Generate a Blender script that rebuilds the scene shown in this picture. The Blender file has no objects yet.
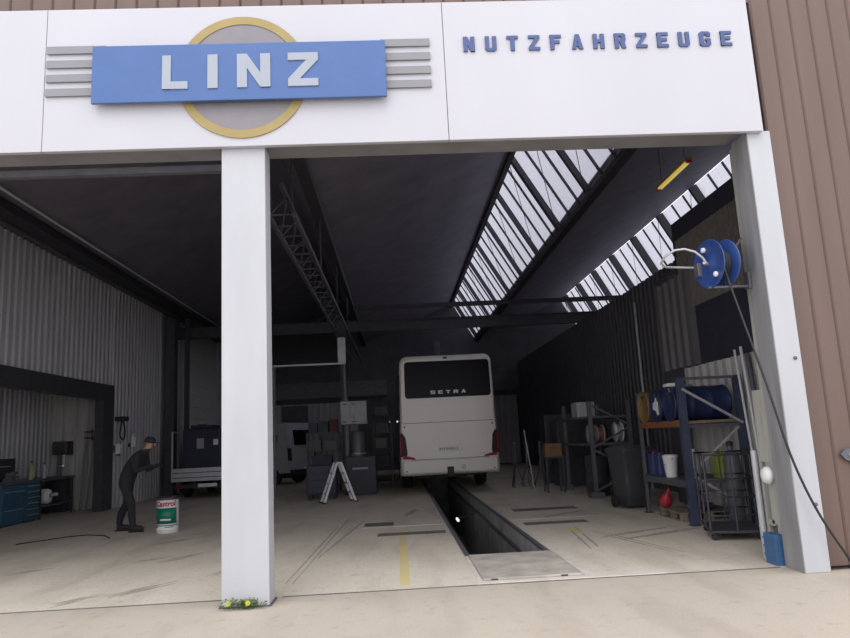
import bpy, bmesh, math, random
from mathutils import Vector as V, Matrix
random.seed(7)
PI = math.pi
S = bpy.context.scene
C = S.collection
# ---------------------------------------------------------------- materials
MC = {}
def mat(name, col, rough=.6, metal=0, var=.12, scale=6, bump=0, stretch=(1,1,1), col2=None, emit=None, spec=.5):
    if name in MC: return MC[name]
    m = bpy.data.materials.new(name); m.use_nodes = True
    nt = m.node_tree; b = nt.nodes['Principled BSDF']
    tc = nt.nodes.new('ShaderNodeTexCoord'); mp = nt.nodes.new('ShaderNodeMapping'); mp.inputs['Scale'].default_value = stretch
    nz = nt.nodes.new('ShaderNodeTexNoise'); nz.inputs['Scale'].default_value = scale; nz.inputs['Detail'].default_value = 6
    rp = nt.nodes.new('ShaderNodeValToRGB'); rp.color_ramp.elements[0].position = .3; rp.color_ramp.elements[1].position = .7
    c2 = col2 or tuple(c*(1-var) for c in col); c1 = col if col2 else tuple(min(1, c*(1+var*.5)) for c in col)
    rp.color_ramp.elements[0].color = (*c2, 1); rp.color_ramp.elements[1].color = (*c1, 1)
    nt.links.new(tc.outputs['Object'], mp.inputs[0]); nt.links.new(mp.outputs[0], nz.inputs['Vector'])
    nt.links.new(nz.outputs['Fac'], rp.inputs[0]); nt.links.new(rp.outputs[0], b.inputs['Base Color'])
    b.inputs['Roughness'].default_value = rough; b.inputs['Metallic'].default_value = metal
    b.inputs['Specular IOR Level'].default_value = spec
    if bump:
        bp = nt.nodes.new('ShaderNodeBump'); bp.inputs['Strength'].default_value = bump; bp.inputs['Distance'].default_value = .02
        nt.links.new(nz.outputs['Fac'], bp.inputs['Height']); nt.links.new(bp.outputs[0], b.inputs['Normal'])
    if emit:
        b.inputs['Emission Color'].default_value = (*emit[0], 1); b.inputs['Emission Strength'].default_value = emit[1]
    MC[name] = m; return m
WHITE = mat('sign_white', (0.4847,0.481,0.518), .45, var=.04, scale=.9, stretch=(1,1,.3))
COLW = mat('column_white', (0.4662,0.4736,0.5032), .5, var=.07, scale=2.2, stretch=(2,2,.4))
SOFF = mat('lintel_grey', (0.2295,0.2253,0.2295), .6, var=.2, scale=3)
SIGNB = mat('sign_blue', (0.0555,0.1221,0.3108), .4, var=.05)
SIGNL = mat('sign_letter_grey', (0.3182,0.3478,0.3996), .4, var=.03)
LETB = mat('letter_blue', (0.0555,0.0851,0.2146), .4, var=.05)
DISC = mat('disc_grey', (0.222,0.2072,0.222), .5, var=.08)
RINGY = mat('ring_yellow', (0.333,0.2553,0.0962), .5, var=.08)
STRG = mat('stripe_grey', (0.2294,0.2294,0.2442), .5, var=.05)
BROWN = mat('cladding_brown', (0.1391,0.0908,0.0738), .55, var=.12, scale=1.2, stretch=(3,3,.3))
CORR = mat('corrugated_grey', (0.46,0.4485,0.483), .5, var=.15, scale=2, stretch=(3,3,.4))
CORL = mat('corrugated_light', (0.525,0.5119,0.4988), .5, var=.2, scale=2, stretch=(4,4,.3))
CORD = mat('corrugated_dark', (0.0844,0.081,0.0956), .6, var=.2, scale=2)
MESHB = mat('perforated_brown', (.20,.18,.16), .6, var=.25, scale=9)
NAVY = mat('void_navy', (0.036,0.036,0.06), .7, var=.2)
ROOF = mat('roof_dark', (0.2,0.186,0.236), .7, var=.18, scale=1.5)
STEEL = mat('steel_dark', (0.0607,0.058,0.0716), .5, metal=.2, var=.2)
STEELM = mat('steel_mid', (.13,.13,.15), .5, metal=.3, var=.2)
ALU = mat('aluminium', (.55,.56,.59), .35, metal=.6, var=.1)
PIPEL = mat('pipe_light', (.46,.46,.49), .4, metal=.2, var=.1)
BLACK = mat('black_rubber', (.02,.02,.022), .6, var=.2)
PLAS = mat('white_plastic', (.74,.74,.74), .4, var=.06)
HBLUE = mat('reel_blue', (0.024,0.06,0.216), .4, var=.12)
BLUEC = mat('crate_blue', (.055,.14,.30), .5, var=.15)
DRUMB = mat('drum_blue', (.018,.03,.095), .4, var=.2)
DRUMY = mat('drum_ochre', (.25,.155,.06), .5, var=.25, scale=8)
RUST = mat('rust_orange', (.25,.10,.045), .6, var=.35, scale=10)
RACKB = mat('rack_blue', (.05,.065,.11), .5, var=.2)
WOOD = mat('pallet_wood', (.24,.20,.155), .8, var=.3, scale=5, stretch=(1,6,1))
RED = mat('red_plastic', (.45,.03,.05), .4, var=.1)
TEAL = mat('cabinet_teal', (.03,.10,.16), .45, var=.15)
PALE = mat('door_pale', (0.3995,0.391,0.357), .55, var=.18, scale=3, stretch=(3,3,.5))
GREEN = mat('label_green', (.0,.17,.10), .4, var=.05)
BUSW = mat('bus_cream', (.66,.62,.57), .22, var=.03, scale=1)
GLASSD = mat('tinted_glass', (.006,.006,.012), .25, var=.02, spec=.08)
LAMPR = mat('tail_lamp_red', (.26,.01,.035), .3, var=.1, spec=.15)
LAMPD = mat('tail_lamp_dark', (.045,.008,.014), .3, var=.1, spec=.12)
VANW = mat('van_grey_white', (.42,.43,.46), .35, var=.05)
SKIN = mat('skin', (.42,.27,.20), .6, var=.08)
CLOTH = mat('workwear_dark', (.022,.023,.028), .9, var=.3, scale=12, bump=.3)
BOXG = mat('cabinet_grey', (.35,.35,.37), .5, var=.12, scale=8)
LEAF = mat('weed_green', (.13,.19,.05), .7, var=.4, scale=20)
PETAL = mat('petal_yellow', (.48,.50,.05), .6, var=.1)
LIME = mat('lime_plastic', (.33,.42,.07), .4, var=.1)
YEL = mat('paint_yellow', (.72,.55,.10), .8, scale=5, col2=(.60,.54,.43))
CONC = mat('concrete_wall', (.40,.39,.38), .85, var=.3, scale=3, bump=.2)
PANEL = mat('door_panel_grey', (.62,.63,.62), .55, var=.08)
LAMPY = mat('lamp_yellow', (.7,.5,.05), .4, emit=((1,.78,.22), .42))
LAMPW = mat('pit_lamp_white', (.9,.9,.85), .4, emit=((1,1,.95), 1.2))
LAMPS = mat('spot_white', (.9,.9,.9), .4, emit=((1,1,1), .7))
SKID = mat('tyre_rubber_mark', (.44,.39,.335), .9, var=.35, scale=14)
PATCH = mat('steel_plate', (.17,.155,.145), .7, var=.25, scale=4)
SLAB = mat('slab_concrete', (.46,.42,.365), .85, var=.3, scale=3.5, bump=.2)
KERB = mat('pale_concrete', (.66,.60,.54), .85, var=.15, scale=5)

def floor_mat(name, c1, c2, c3, sc):
    m = bpy.data.materials.new(name); m.use_nodes = True; nt = m.node_tree; b = nt.nodes['Principled BSDF']
    tc = nt.nodes.new('ShaderNodeTexCoord')
    def noise(s, st=(1,1,1), det=7):
        mp = nt.nodes.new('ShaderNodeMapping'); mp.inputs['Scale'].default_value = st
        n = nt.nodes.new('ShaderNodeTexNoise'); n.inputs['Scale'].default_value = s; n.inputs['Detail'].default_value = det
        nt.links.new(tc.outputs['Object'], mp.inputs[0]); nt.links.new(mp.outputs[0], n.inputs['Vector']); return n
    def ramp(n, p0, p1, a, bb):
        r = nt.nodes.new('ShaderNodeValToRGB'); r.color_ramp.elements[0].position = p0; r.color_ramp.elements[1].position = p1
        r.color_ramp.elements[0].color = (*a,1); r.color_ramp.elements[1].color = (*bb,1); nt.links.new(n.outputs['Fac'], r.inputs[0]); return r
    def mul(x, y, f=1):
        mx = nt.nodes.new('ShaderNodeMix'); mx.data_type = 'RGBA'; mx.blend_type = 'MULTIPLY'; mx.inputs[0].default_value = f
        nt.links.new(x, mx.inputs[6]); nt.links.new(y, mx.inputs[7]); return mx.outputs[2]
    base = ramp(noise(.7), .35, .65, c1, c2)
    streak = ramp(noise(.9, (2.2,.5,1)), .36, .5, c3, (1,1,1))
    spots = ramp(noise(7), .27, .42, (.72,.70,.68), (1,1,1))
    grain = ramp(noise(sc, det=3), .3, .7, (.86,.86,.86), (1.0,1.0,1.0))
    o = mul(base.outputs[0], streak.outputs[0], .8); o = mul(o, spots.outputs[0], .6); o = mul(o, grain.outputs[0])
    nt.links.new(o, b.inputs['Base Color']); b.inputs['Roughness'].default_value = .8
    bp = nt.nodes.new('ShaderNodeBump'); bp.inputs['Strength'].default_value = .25; bp.inputs['Distance'].default_value = .01
    nt.links.new(noise(sc).outputs['Fac'], bp.inputs['Height']); nt.links.new(bp.outputs[0], b.inputs['Normal'])
    return m
FLOOR = floor_mat('floor_concrete', (.73,.66,.55), (.66,.595,.49), (.84,.825,.81), 30)
GROUND = floor_mat('apron_concrete', (.545,.48,.395), (.505,.445,.365), (.86,.85,.84), 60)

def glass_mat():
    m = bpy.data.materials.new('wired_glass'); m.use_nodes = True; nt = m.node_tree; nt.nodes.clear()
    o = nt.nodes.new('ShaderNodeOutputMaterial'); t = nt.nodes.new('ShaderNodeBsdfTranslucent'); g = nt.nodes.new('ShaderNodeBsdfGlossy')
    tc = nt.nodes.new('ShaderNodeTexCoord'); nz = nt.nodes.new('ShaderNodeTexNoise'); nz.inputs['Scale'].default_value = 9
    rp = nt.nodes.new('ShaderNodeValToRGB'); rp.color_ramp.elements[0].color = (.37,.37,.41,1); rp.color_ramp.elements[1].color = (.46,.46,.50,1)
    nt.links.new(tc.outputs['Object'], nz.inputs['Vector']); nt.links.new(nz.outputs['Fac'], rp.inputs[0]); nt.links.new(rp.outputs[0], t.inputs[0])
    g.inputs['Roughness'].default_value = .3; g.inputs[0].default_value = (.6,.6,.6,1)
    mx = nt.nodes.new('ShaderNodeMixShader'); mx.inputs[0].default_value = .05
    nt.links.new(t.outputs[0], mx.inputs[1]); nt.links.new(g.outputs[0], mx.inputs[2]); nt.links.new(mx.outputs[0], o.inputs[0])
    return m
WGLASS = glass_mat()

# ---------------------------------------------------------------- mesh helpers
class MB:
    def __init__(s): s.v = []; s.f = []; s.sm = []
    def add(s, vs, fs, smooth=False):
        n = len(s.v); s.v += [tuple(v) for v in vs]
        for f in fs: s.f.append([i+n for i in f]); s.sm.append(smooth)
        return s
    def box(s, x0, x1, y0, y1, z0, z1, M=None):
        vs = [V((x,y,z)) for z in (z0,z1) for x,y in ((x0,y0),(x1,y0),(x1,y1),(x0,y1))]
        if M is not None: vs = [M @ v for v in vs]
        return s.add(vs, [(3,2,1,0),(4,5,6,7),(0,1,5,4),(1,2,6,5),(2,3,7,6),(3,0,4,7)])
    def bbox(s, x0, x1, y0, y1, z0, z1, b=.01, M=None):      # chamfered box
        b = min(b, (x1-x0)*.49, (y1-y0)*.49, (z1-z0)*.49)
        bm = bmesh.new(); bmesh.ops.create_cube(bm, size=1)
        for v in bm.verts: v.co = V(((x0+x1)/2+v.co.x*(x1-x0), (y0+y1)/2+v.co.y*(y1-y0), (z0+z1)/2+v.co.z*(z1-z0)))
        bmesh.ops.bevel(bm, geom=bm.edges[:], offset=b, segments=2, profile=.6, affect='EDGES')
        bm.verts.index_update()
        vs = [M @ v.co if M is not None else v.co.copy() for v in bm.verts]; s.add(vs, [[v.index for v in f.verts] for f in bm.faces]); bm.free(); return s
    def bar(s, p, q, w, h=None, up=(0,0,1)):
        h = h or w; p = V(p); q = V(q); d = (q-p).normalized(); u = V(up)
        if abs(d.dot(u)) > .99: u = V((0,1,0))
        a = d.cross(u).normalized()*w/2; b = a.cross(d).normalized()*h/2
        vs = [p-a-b, p+a-b, p+a+b, p-a+b, q-a-b, q+a-b, q+a+b, q-a+b]
        return s.add(vs, [(0,1,2,3),(7,6,5,4),(0,4,5,1),(1,5,6,2),(2,6,7,3),(3,7,4,0)])
    def tube(s, pts, r, n=10, cap=True, smooth=True):
        pts = [V(p) for p in pts]; rs = r if isinstance(r, (list,tuple)) else [r]*len(pts)
        d = (pts[1]-pts[0]).normalized(); a = d.cross(V((0,0,1)) if abs(d.z) < .9 else V((0,1,0))).normalized()
        vs = []
        for i, p in enumerate(pts):
            t = (pts[min(i+1,len(pts)-1)]-pts[max(i-1,0)]).normalized()
            a = (a - t*a.dot(t)).normalized(); b = t.cross(a)
            vs += [p + (a*math.cos(2*PI*k/n)+b*math.sin(2*PI*k/n))*rs[i] for k in range(n)]
        fs = [(i*n+k, i*n+(k+1)%n, (i+1)*n+(k+1)%n, (i+1)*n+k) for i in range(len(pts)-1) for k in range(n)]
        s.add(vs, fs, smooth)
        if cap:
            s.add(vs[:n], [list(range(n))[::-1]]); s.add(vs[-n:], [list(range(n))])
        return s
    def lathe(s, prof, n=28, M=None, smooth=True):            # prof: (r,z)
        vs = []
        for r, z in prof:
            for k in range(n):
                v = V((r*math.cos(2*PI*k/n), r*math.sin(2*PI*k/n), z)); vs.append(M @ v if M is not None else v)
        fs = [(i*n+k, i*n+(k+1)%n, (i+1)*n+(k+1)%n, (i+1)*n+k) for i in range(len(prof)-1) for k in range(n)]
        s.add(vs, fs, smooth)
        if prof[0][0] > 1e-4: s.add(vs[:n], [list(range(n))[::-1]])
        if prof[-1][0] > 1e-4: s.add(vs[-n:], [list(range(n))])
        return s
    def prism(s, poly, y0, y1, M=None):                       # poly in x,z extruded along y
        n = len(poly); vs = [V((x,y0,z)) for x,z in poly]+[V((x,y1,z)) for x,z in poly]
        if M is not None: vs = [M @ v for v in vs]
        return s.add(vs, [list(range(n)), list(range(n,2*n))[::-1]]+[((i+1)%n, i, n+i, n+(i+1)%n) for i in range(n)])
    def torus(s, c, R, r, M=None, n=28, m=8, a0=0, a1=2*PI):
        pts = []; full = abs(a1-a0-2*PI) < 1e-6
        k = n if full else n+1; vs = []
        for i in range(k):
            a = a0+(a1-a0)*i/n
            for j in range(m):
                b = 2*PI*j/m; v = V(c)+V(((R+r*math.cos(b))*math.cos(a), (R+r*math.cos(b))*math.sin(a), r*math.sin(b)))
                vs.append(M @ v if M is not None else v)
        fs = [(i*m+j, ((i+1)%k)*m+j, ((i+1)%k)*m+(j+1)%m, i*m+(j+1)%m) for i in range(n if full else n) for j in range(m)]
        return s.add(vs, fs, True)
    def build(s, name, m, parent=None, loc=None, rotz=0, mats=None, pick=None):
        me = bpy.data.meshes.new(name); me.from_pydata(s.v, [], s.f)
        for p, f in zip(me.polygons, s.sm): p.use_smooth = f
        bm = bmesh.new(); bm.from_mesh(me); bmesh.ops.recalc_face_normals(bm, faces=bm.faces); bm.to_mesh(me); bm.free()
        for x in (mats or [m]): me.materials.append(x)
        if pick:
            for p in me.polygons: p.material_index = pick(p)
        o = bpy.data.objects.new(name, me); C.objects.link(o)
        if parent: o.parent = parent
        if loc is not None: o.location = loc
        o.rotation_euler.z = rotz
        return o
def thing(name, label, cat, loc=(0,0,0), rotz=0, group=None):
    o = bpy.data.objects.new(name, None); C.objects.link(o); o.empty_display_size = .1
    o.location = loc; o.rotation_euler = (0,0,rotz); return tag(o, label, cat, group)
def tag(o, label, cat, group=None):
    o['label'] = label; o['category'] = cat
    if group: o['group'] = group
    return o
def struct(o): o['kind'] = 'structure'; return o
def copy_tree(o, parent=None):
    c = o.copy(); C.objects.link(c)
    if parent: c.parent = parent
    for ch in list(o.children): copy_tree(ch, c)
    return c
def corr(mb, A, B, z0, z1, pitch, dep, prof=((0,0),(.35,0),(.45,1),(.9,1),(1,0))):
    A = V((*A,0)); B = V((*B,0)); L = (B-A).length; d = (B-A)/L; n = V((d.y,-d.x,0))   # n: raised side, to the right of A->B
    pts = []; k = 0; t = 0
    while t < L:
        for a, h in prof[:-1]:
            u = t+a*pitch
            if u < L: pts.append(A+d*u+n*h*dep)
        t += pitch
    pts.append(B)
    vs = [p+V((0,0,z0)) for p in pts]+[p+V((0,0,z1)) for p in pts]; N = len(pts)
    mb.add(vs, [(i,i+1,N+i+1,N+i) for i in range(N-1)])
    e = -n*.05                                           # backing skin gives the sheet real thickness
    b = [A+e+V((0,0,z0)), B+e+V((0,0,z0)), B+e+V((0,0,z1)), A+e+V((0,0,z1))]
    mb.add(b, [(0,1,2,3)])
    mb.add([A+V((0,0,z0)),A+e+V((0,0,z0)),A+e+V((0,0,z1)),A+V((0,0,z1))], [(0,1,2,3)])
    mb.add([B+V((0,0,z0)),B+e+V((0,0,z0)),B+e+V((0,0,z1)),B+V((0,0,z1))], [(0,1,2,3)])
    for z in (z0, z1): mb.add([p+V((0,0,z)) for p in pts]+[B+e+V((0,0,z)), A+e+V((0,0,z))], [list(range(N+2))])
    return mb
def R4(a, axis): return Matrix.Rotation(a, 4, axis)
def T4(*p): return Matrix.Translation(V(p))
# block letters, unit cell
def glyph(ch, t=.34, h=.2):
    q = lambda a,b,c,d: [(a,b),(c,b),(c,d),(a,d)]
    L = {'L':[q(0,0,t,1),q(0,0,1,h)], 'I':[q(0,0,1,1)], 'N':[q(0,0,t,1),q(1-t,0,1,1),[(0,1),(t,1),(1,0),(1-t,0)]],
     'Z':[q(0,0,1,h),q(0,1-h,1,1),[(0,h),(t*1.15,h),(1,1-h),(1-t*1.15,1-h)]], 'U':[q(0,.12,t,1),q(1-t,.12,1,1),[(0,.12),(.18,0),(.82,0),(1,.12),(1,h),(0,h)]],
     'T':[q(.5-t/2,0,.5+t/2,1),q(0,1-h,1,1)], 'F':[q(0,0,t,1),q(0,1-h,1,1),q(0,.42,.85,.42+h)],
     'A':[[(0,0),(t,0),(.5+t/3,1),(.5-t/2,1)],[(1-t,0),(1,0),(.5+t/2,1),(.5-t/3,1)],q(.2,.2,.8,.2+h*.8)],
     'H':[q(0,0,t,1),q(1-t,0,1,1),q(0,.42,1,.42+h)],
     'R':[q(0,0,t,1),[(0,1-h),(1,1-h),(1,.9),(.85,1),(0,1)],q(1-t,.55,1,.9),q(0,.42,.95,.42+h),[(1-t,0),(1,0),(.85,.45),(.45,.45)]],
     'E':[q(0,0,t,1),q(0,1-h,1,1),q(0,.42,.88,.42+h),q(0,0,1,h)],
     'G':[q(0,.1,t,.9),[(0,.9),(.18,1),(.82,1),(1,.9),(1,1-h),(0,1-h)],[(0,.1),(.18,0),(.82,0),(1,.1),(1,h),(0,h)],q(1-t,.1,1,.5),q(.5,.38,1,.38+h*.7),q(1-t,.68,1,.9)],
     'S':[q(0,0,1,h),q(0,1-h,1,1),q(0,.42,1,.42+h),q(0,.5,t,.95),q(1-t,.05,1,.5)]}
    return L[ch]
def letter(mb, ch, x, z, w, h, y0, y1, t=.34, hb=.2):
    for i, p in enumerate(glyph(ch, t, hb)):
        mb.prism([(x+a*w, z+b*h) for a, b in p], y0+.0004*i, y1)
    return mb
def patch(mb, r, a0, a1, z0, z1, n=14, M=None):               # curved label on a drum, angle 0 faces -Y
    vs = []
    for i in range(n+1):
        a = a0+(a1-a0)*i/n
        for rr in (r, r-.004):
            for z in (z0, z1):
                v = V((rr*math.sin(a), -rr*math.cos(a), z)); vs.append(M @ v if M is not None else v)
    fs = []
    for i in range(n):
        j = i*4; fs += [(j,j+4,j+5,j+1),(j+2,j+3,j+7,j+6),(j+1,j+5,j+7,j+3),(j,j+2,j+6,j+4)]
    fs += [(0,1,3,2),(n*4,n*4+2,n*4+3,n*4+1)]
    return mb.add(vs, fs, True)
def text_mesh(txt, size, off=0.0, shear=0):
    cu = bpy.data.curves.new('t', 'FONT'); cu.body = txt; cu.size = size; cu.align_x = 'CENTER'; cu.offset = off; cu.shear = shear; cu.resolution_u = 3
    o = bpy.data.objects.new('t', cu); C.objects.link(o); bpy.context.view_layer.update()
    me = bpy.data.meshes.new_from_object(o.evaluated_get(bpy.context.evaluated_depsgraph_get()))
    vs = [v.co.copy() for v in me.vertices]; fs = [list(p.vertices) for p in me.polygons]
    bpy.data.objects.remove(o); bpy.data.curves.remove(cu); bpy.data.meshes.remove(me)
    return vs, fs

# ================================================================ SETTING
PX0, PX1, PY0, PY1 = .80, 1.74, 8.66, 25.5     # inspection pit
fl = MB()
def slab(x0,x1,y0,y1,z=0): fl.add([(x0,y0,z),(x1,y0,z),(x1,y1,z),(x0,y1,z)], [(0,1,2,3)])
slab(-11,PX0,7.0,34.2); slab(PX1,12,7.0,34.2); slab(PX0,PX1,7.0,PY0); slab(PX0,PX1,PY1,34.2)
floor = struct(fl.build('floor', FLOOR))
g = MB().add([(-16,-6,0),(16,-6,0),(16,7.0,0),(-16,7.0,0)], [(0,1,2,3)]); struct(g.build('ground', GROUND))
pit = MB()
pit.add([(PX0,PY0,0),(PX0,PY1,0),(PX0,PY1,-1.4),(PX0,PY0,-1.4)], [(0,1,2,3)])
pit.add([(PX1,PY0,0),(PX1,PY1,0),(PX1,PY1,-1.4),(PX1,PY0,-1.4)], [(3,2,1,0)])
pit.add([(PX0,PY0,0),(PX1,PY0,0),(PX1,PY0,-1.4),(PX0,PY0,-1.4)], [(3,2,1,0)])
pit.add([(PX0,PY1,0),(PX1,PY1,0),(PX1,PY1,-1.4),(PX0,PY1,-1.4)], [(0,1,2,3)])
pit.add([(PX0,PY0,-1.4),(PX1,PY0,-1.4),(PX1,PY1,-1.4),(PX0,PY1,-1.4)], [(0,1,2,3)])
struct(pit.build('wall_pit', CONC))
# steel angle rails lining the pit mouth and a lower jack rail
for i, x in enumerate((PX0-.05, PX1-.01)):
    m = MB().box(x, x+.06, PY0, PY1, -.02, .010)
    xi = PX0+.001 if i == 0 else PX1-.041
    m.box(xi, xi+.04, PY0+.05, PY1, -.30, -.25)
    struct(m.build('trim_%d' % (i+1), STEELM))
m = MB().box(-7.2,-1.7,6.995,7.02,0,.006); m.box(-1.15,3.7,6.995,7.02,0,.006); struct(m.build('trim_3', PATCH))
m = MB().box(.72,2.6,7.06,7.17,-.0,.006).box(1.81,1.90,7.17,8.66,0,.006).box(.74,.785,7.17,8.66,0,.006); struct(m.build('trim_4', KERB))
m = MB().box(-.65,.72,11.95,12.0,0,.004).box(1.86,3.4,11.95,11.99,0,.004); struct(m.build('trim_5', KERB))

# walls
wl = MB()
corr(wl, (-7.6,18.95), (-7.6,23.0), 0, 6.05, .25, .045)
corr(wl, (-7.6,7.0), (-7.6,18.95), 3.2, 6.05, .25, .045)
struct(wl.build('wall_left', CORR))
m = MB(); corr(m, (-9.4,7.0), (-9.4,19.4), 0, 3.5, .22, .04); struct(m.build('wall_recess_back', CORR))
m = MB(); corr(m, (-9.6,19.4), (-7.62,19.4), 0, 3.2, .33, .09); struct(m.build('wall_recess_side', CORL))
m = MB().box(-9.5,-7.66,7.0,19.4,3.2,3.3); struct(m.build('ceiling_recess', ROOF))
# steel frame of recess opening
m = MB().box(-7.72,-7.5,7.0,19.0,2.80,3.20).box(-7.72,-7.5,18.35,19.0,0,2.80); struct(m.build('trim_6', STEEL))
# sectional door panels in the left wall further back
m = MB()
for k in range(14): m.bbox(-7.66,-7.6,25.0,30.0,.05+k*.42,.05+k*.42+.405,.012)
struct(m.build('door_1', PANEL))
m = MB().box(-7.75,-7.66,23.0,34,0,6.1).box(-7.62,-7.5,24.7,25.0,0,6.1).box(-7.66,-7.5,30,34,0,6.1); struct(m.build('wall_left_rear', CORR))
# back wall
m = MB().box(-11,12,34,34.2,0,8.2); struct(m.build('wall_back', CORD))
m = MB().box(-7.5,-.4,33.7,34,3.55,4.3).box(2.9,9,33.7,34,3.55,4.3); struct(m.build('trim_7', STEELM))
m = MB(); corr(m, (-7.4,33.9), (-2.6,33.9), .05, 3.3, .3, .05); corr(m, (3.2,33.9),(5.9,33.9), .05, 3.3, .3, .05); struct(m.build('door_2', CORR))
# right partition, several cladding types
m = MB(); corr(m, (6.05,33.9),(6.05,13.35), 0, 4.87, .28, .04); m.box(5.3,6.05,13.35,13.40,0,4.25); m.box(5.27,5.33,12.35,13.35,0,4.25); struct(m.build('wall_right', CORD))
m = MB(); corr(m, (5.25,13.35),(5.25,11.72), 2.45, 4.1, .33, .09); struct(m.build('wall_right_strip', mat('strip_dim', (.14,.13,.14), .5)))
m = MB(); corr(m, (5.25,12.35),(5.25,7.0), 0, 2.42, .29, .08); struct(m.build('wall_right_lower', CORL))
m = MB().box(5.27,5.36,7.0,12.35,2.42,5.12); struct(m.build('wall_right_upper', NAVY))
m = MB(); corr(m, (5.255,12.2),(5.255,9.4), 3.45, 4.75, .075, .03); struct(m.build('wall_right_grille', MESHB))
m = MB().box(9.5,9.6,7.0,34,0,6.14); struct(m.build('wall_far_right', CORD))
# roof: sawtooth
def sheet(mb, x0,z0,x1,z1, y0=7.05, y1=34, th=.12):
    d = V((x1-x0,0,z1-z0)).normalized(); n = V((-d.z,0,d.x))*th
    if n.z < 0: n = -n
    P = [V((x0,0,z0)),V((x1,0,z1)),V((x1,0,z1))+n,V((x0,0,z0))+n]
    mb.prism([(p.x,p.z) for p in P], y0, y1)
c = MB()
RIDGE, VAL = 7.92, 6.12
sheet(c, -7.75,6.08,-6.83,6.12); sheet(c, -6.83,VAL,-2.41,RIDGE); sheet(c, -2.41,RIDGE,-1.43,VAL); sheet(c, -1.43,VAL,2.99,RIDGE); sheet(c, 4.03,VAL,8.43,RIDGE); sheet(c, 9.40,VAL,12,VAL)
struct(c.build('ceiling', ROOF))
gt = MB().box(4.03,4.2,7.09,34.0,6.0,6.14).box(2.86,2.98,7.09,34.0,7.76,7.9).box(-1.54,-1.32,7.09,34.0,6.0,6.14).box(9.41,9.49,7.09,34.0,5.9,6.1).box(-7.6,-6.95,7.09,34.0,5.9,6.08)
struct(gt.build('trim_8', STEEL))
def glazing(n, x0, z0, x1, z1):
    fr = MB(); d = V((x1-x0,0,z1-z0))
    y = 13.01-2.45*2; yy = [y+2.45*i for i in range(11)]
    def b(Y, w, h): fr.bar((x0,Y,z0),(x1,Y,z1), w, h, up=(0,1,0))
    for i, Y in enumerate(yy):
        fr.bar((x0-.05,Y,z0-.02),(x1-.05,Y,z1-.02), (.12 if n == 1 else .30), .10, up=(0,1,0))
        for k in (1,2): fr.bar((x0,Y+k*.817,z0),(x1,Y+k*.817,z1), .045, .05, up=(0,1,0))
        if i % 2: fr.bar((x0,Y+.34,z0),(x1,Y+.34,z1), .05, .05, up=(0,1,0))
        # wind bracing rods
        off = V((-.12,0,-.06))
        fr.tube([V((x0,Y,z0))+off, V((x1,Y+2.45,z1))+off], .008, 5)
    w = struct(fr.build('window_%d' % n, STEEL))
    p = MB(); nrm = V((-d.z,0,d.x)).normalized()*-.0
    p.add([(x0+.02,7.05,z0+.02),(x1+.02,7.05,z1+.02),(x1+.02,34,z1+.02),(x0+.02,34,z0+.02)], [(0,1,2,3)])
    p.build('window_pane', WGLASS, w)
glazing(1, 2.99,7.90,4.02,6.10); glazing(2, 8.43,7.90,9.40,6.10)
# front wall above the opening, and the brown cladding outside
m = MB().box(-7.7,12,6.95,7.08,4.75,8.3).box(4.02,12,6.95,7.08,0,4.75).box(-11,-6.9,6.95,7.08,0,4.75); struct(m.build('wall_front_core', ROOF))
m = MB()
prof = ((0,0),(.09,1),(.55,1.15),(.93,1),(1,0))
corr(m, (4.02,6.76),(13.5,6.76), .04, 9, .215, .018, prof); corr(m, (-12,6.76),(4.02,6.76), 5.93, 9, .215, .018, prof); corr(m, (-12,6.76),(-7.0,6.76), .04, 5.93, .215, .018, prof)
struct(m.build('wall_front', BROWN))
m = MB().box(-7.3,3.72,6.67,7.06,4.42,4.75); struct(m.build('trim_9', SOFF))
m = MB().box(-7.3,-1.7,7.12,7.2,4.33,4.40); struct(m.build('trim_10', STEELM))

# ================================================================ SIGNS AND COLUMNS
t = thing('fascia_board', 'long white fascia board above the workshop opening carrying the signs', 'sign board', (0,6.66,4.39))
for a, b in ((-7.4,-3.375),(-3.37,.645),(.65,3.90)): MB().bbox(a,b,-.06,0,-.02,1.51,.006).build('panel', WHITE, t)
t = thing('company_sign', 'blue LINZ sign plate over a grey disc with yellow ring and grey stripes', 'sign', (-1.41,6.595,4.45))
MB().lathe([(.575,-.02),(.575,.004)], 64, M=T4(0,-.0,.66)@R4(PI/2,'X')).build('disc', DISC, t)
m = MB()
N = 72; vs = []
for k in range(N):
    a = 2*PI*k/N
    for r in (.575,.66):
        for y in (-.012,.004): vs.append((r*math.cos(a), y, .66+r*math.sin(a)))
fs = []
for k in range(N):
    i = k*4; j = ((k+1)%N)*4; fs += [(i,i+2,j+2,j),(i+1,j+1,j+3,i+3),(i,j,j+1,i+1),(i+2,i+3,j+3,j+2)]
m.add(vs, fs).build('ring', RINGY, t)
MB().bbox(-1.46,1.45,-.095,-.06,.365,.975,.006).box(-1.3,-1.2,-.06,.0,.5,.9).box(1.2,1.3,-.06,.0,.5,.9).build('plate', SIGNB, t)
for k in range(4):
    z = .95-.152*k
    MB().box(-1.94,-1.36,-.022,.0,z-.004,z+.076).build('stripe', STRG, t); MB().box(1.40,1.91,-.022,0,z-.004,z+.076).build('stripe', STRG, t)
for ch, x, w in (('L',-.77,.25),('I',-.325,.10),('N',-.035,.33),('Z',.47,.30)):
    letter(MB(), ch, x, .49, w, .36, -.108, -.094, .34 if ch != 'N' else .30, .22).build('letter', SIGNL, t)
t = thing('facade_lettering', 'blue spaced capital letters NUTZFAHRZEUGE on the white fascia board', 'lettering', (.85,6.6,5.325))
for i, ch in enumerate('NUTZFAHRZEUGE'):
    letter(MB(), ch, i*.2265, .00+.0, .118, .165, -.02, .001, .36, .2).build('letter', LETB, t)
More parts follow.
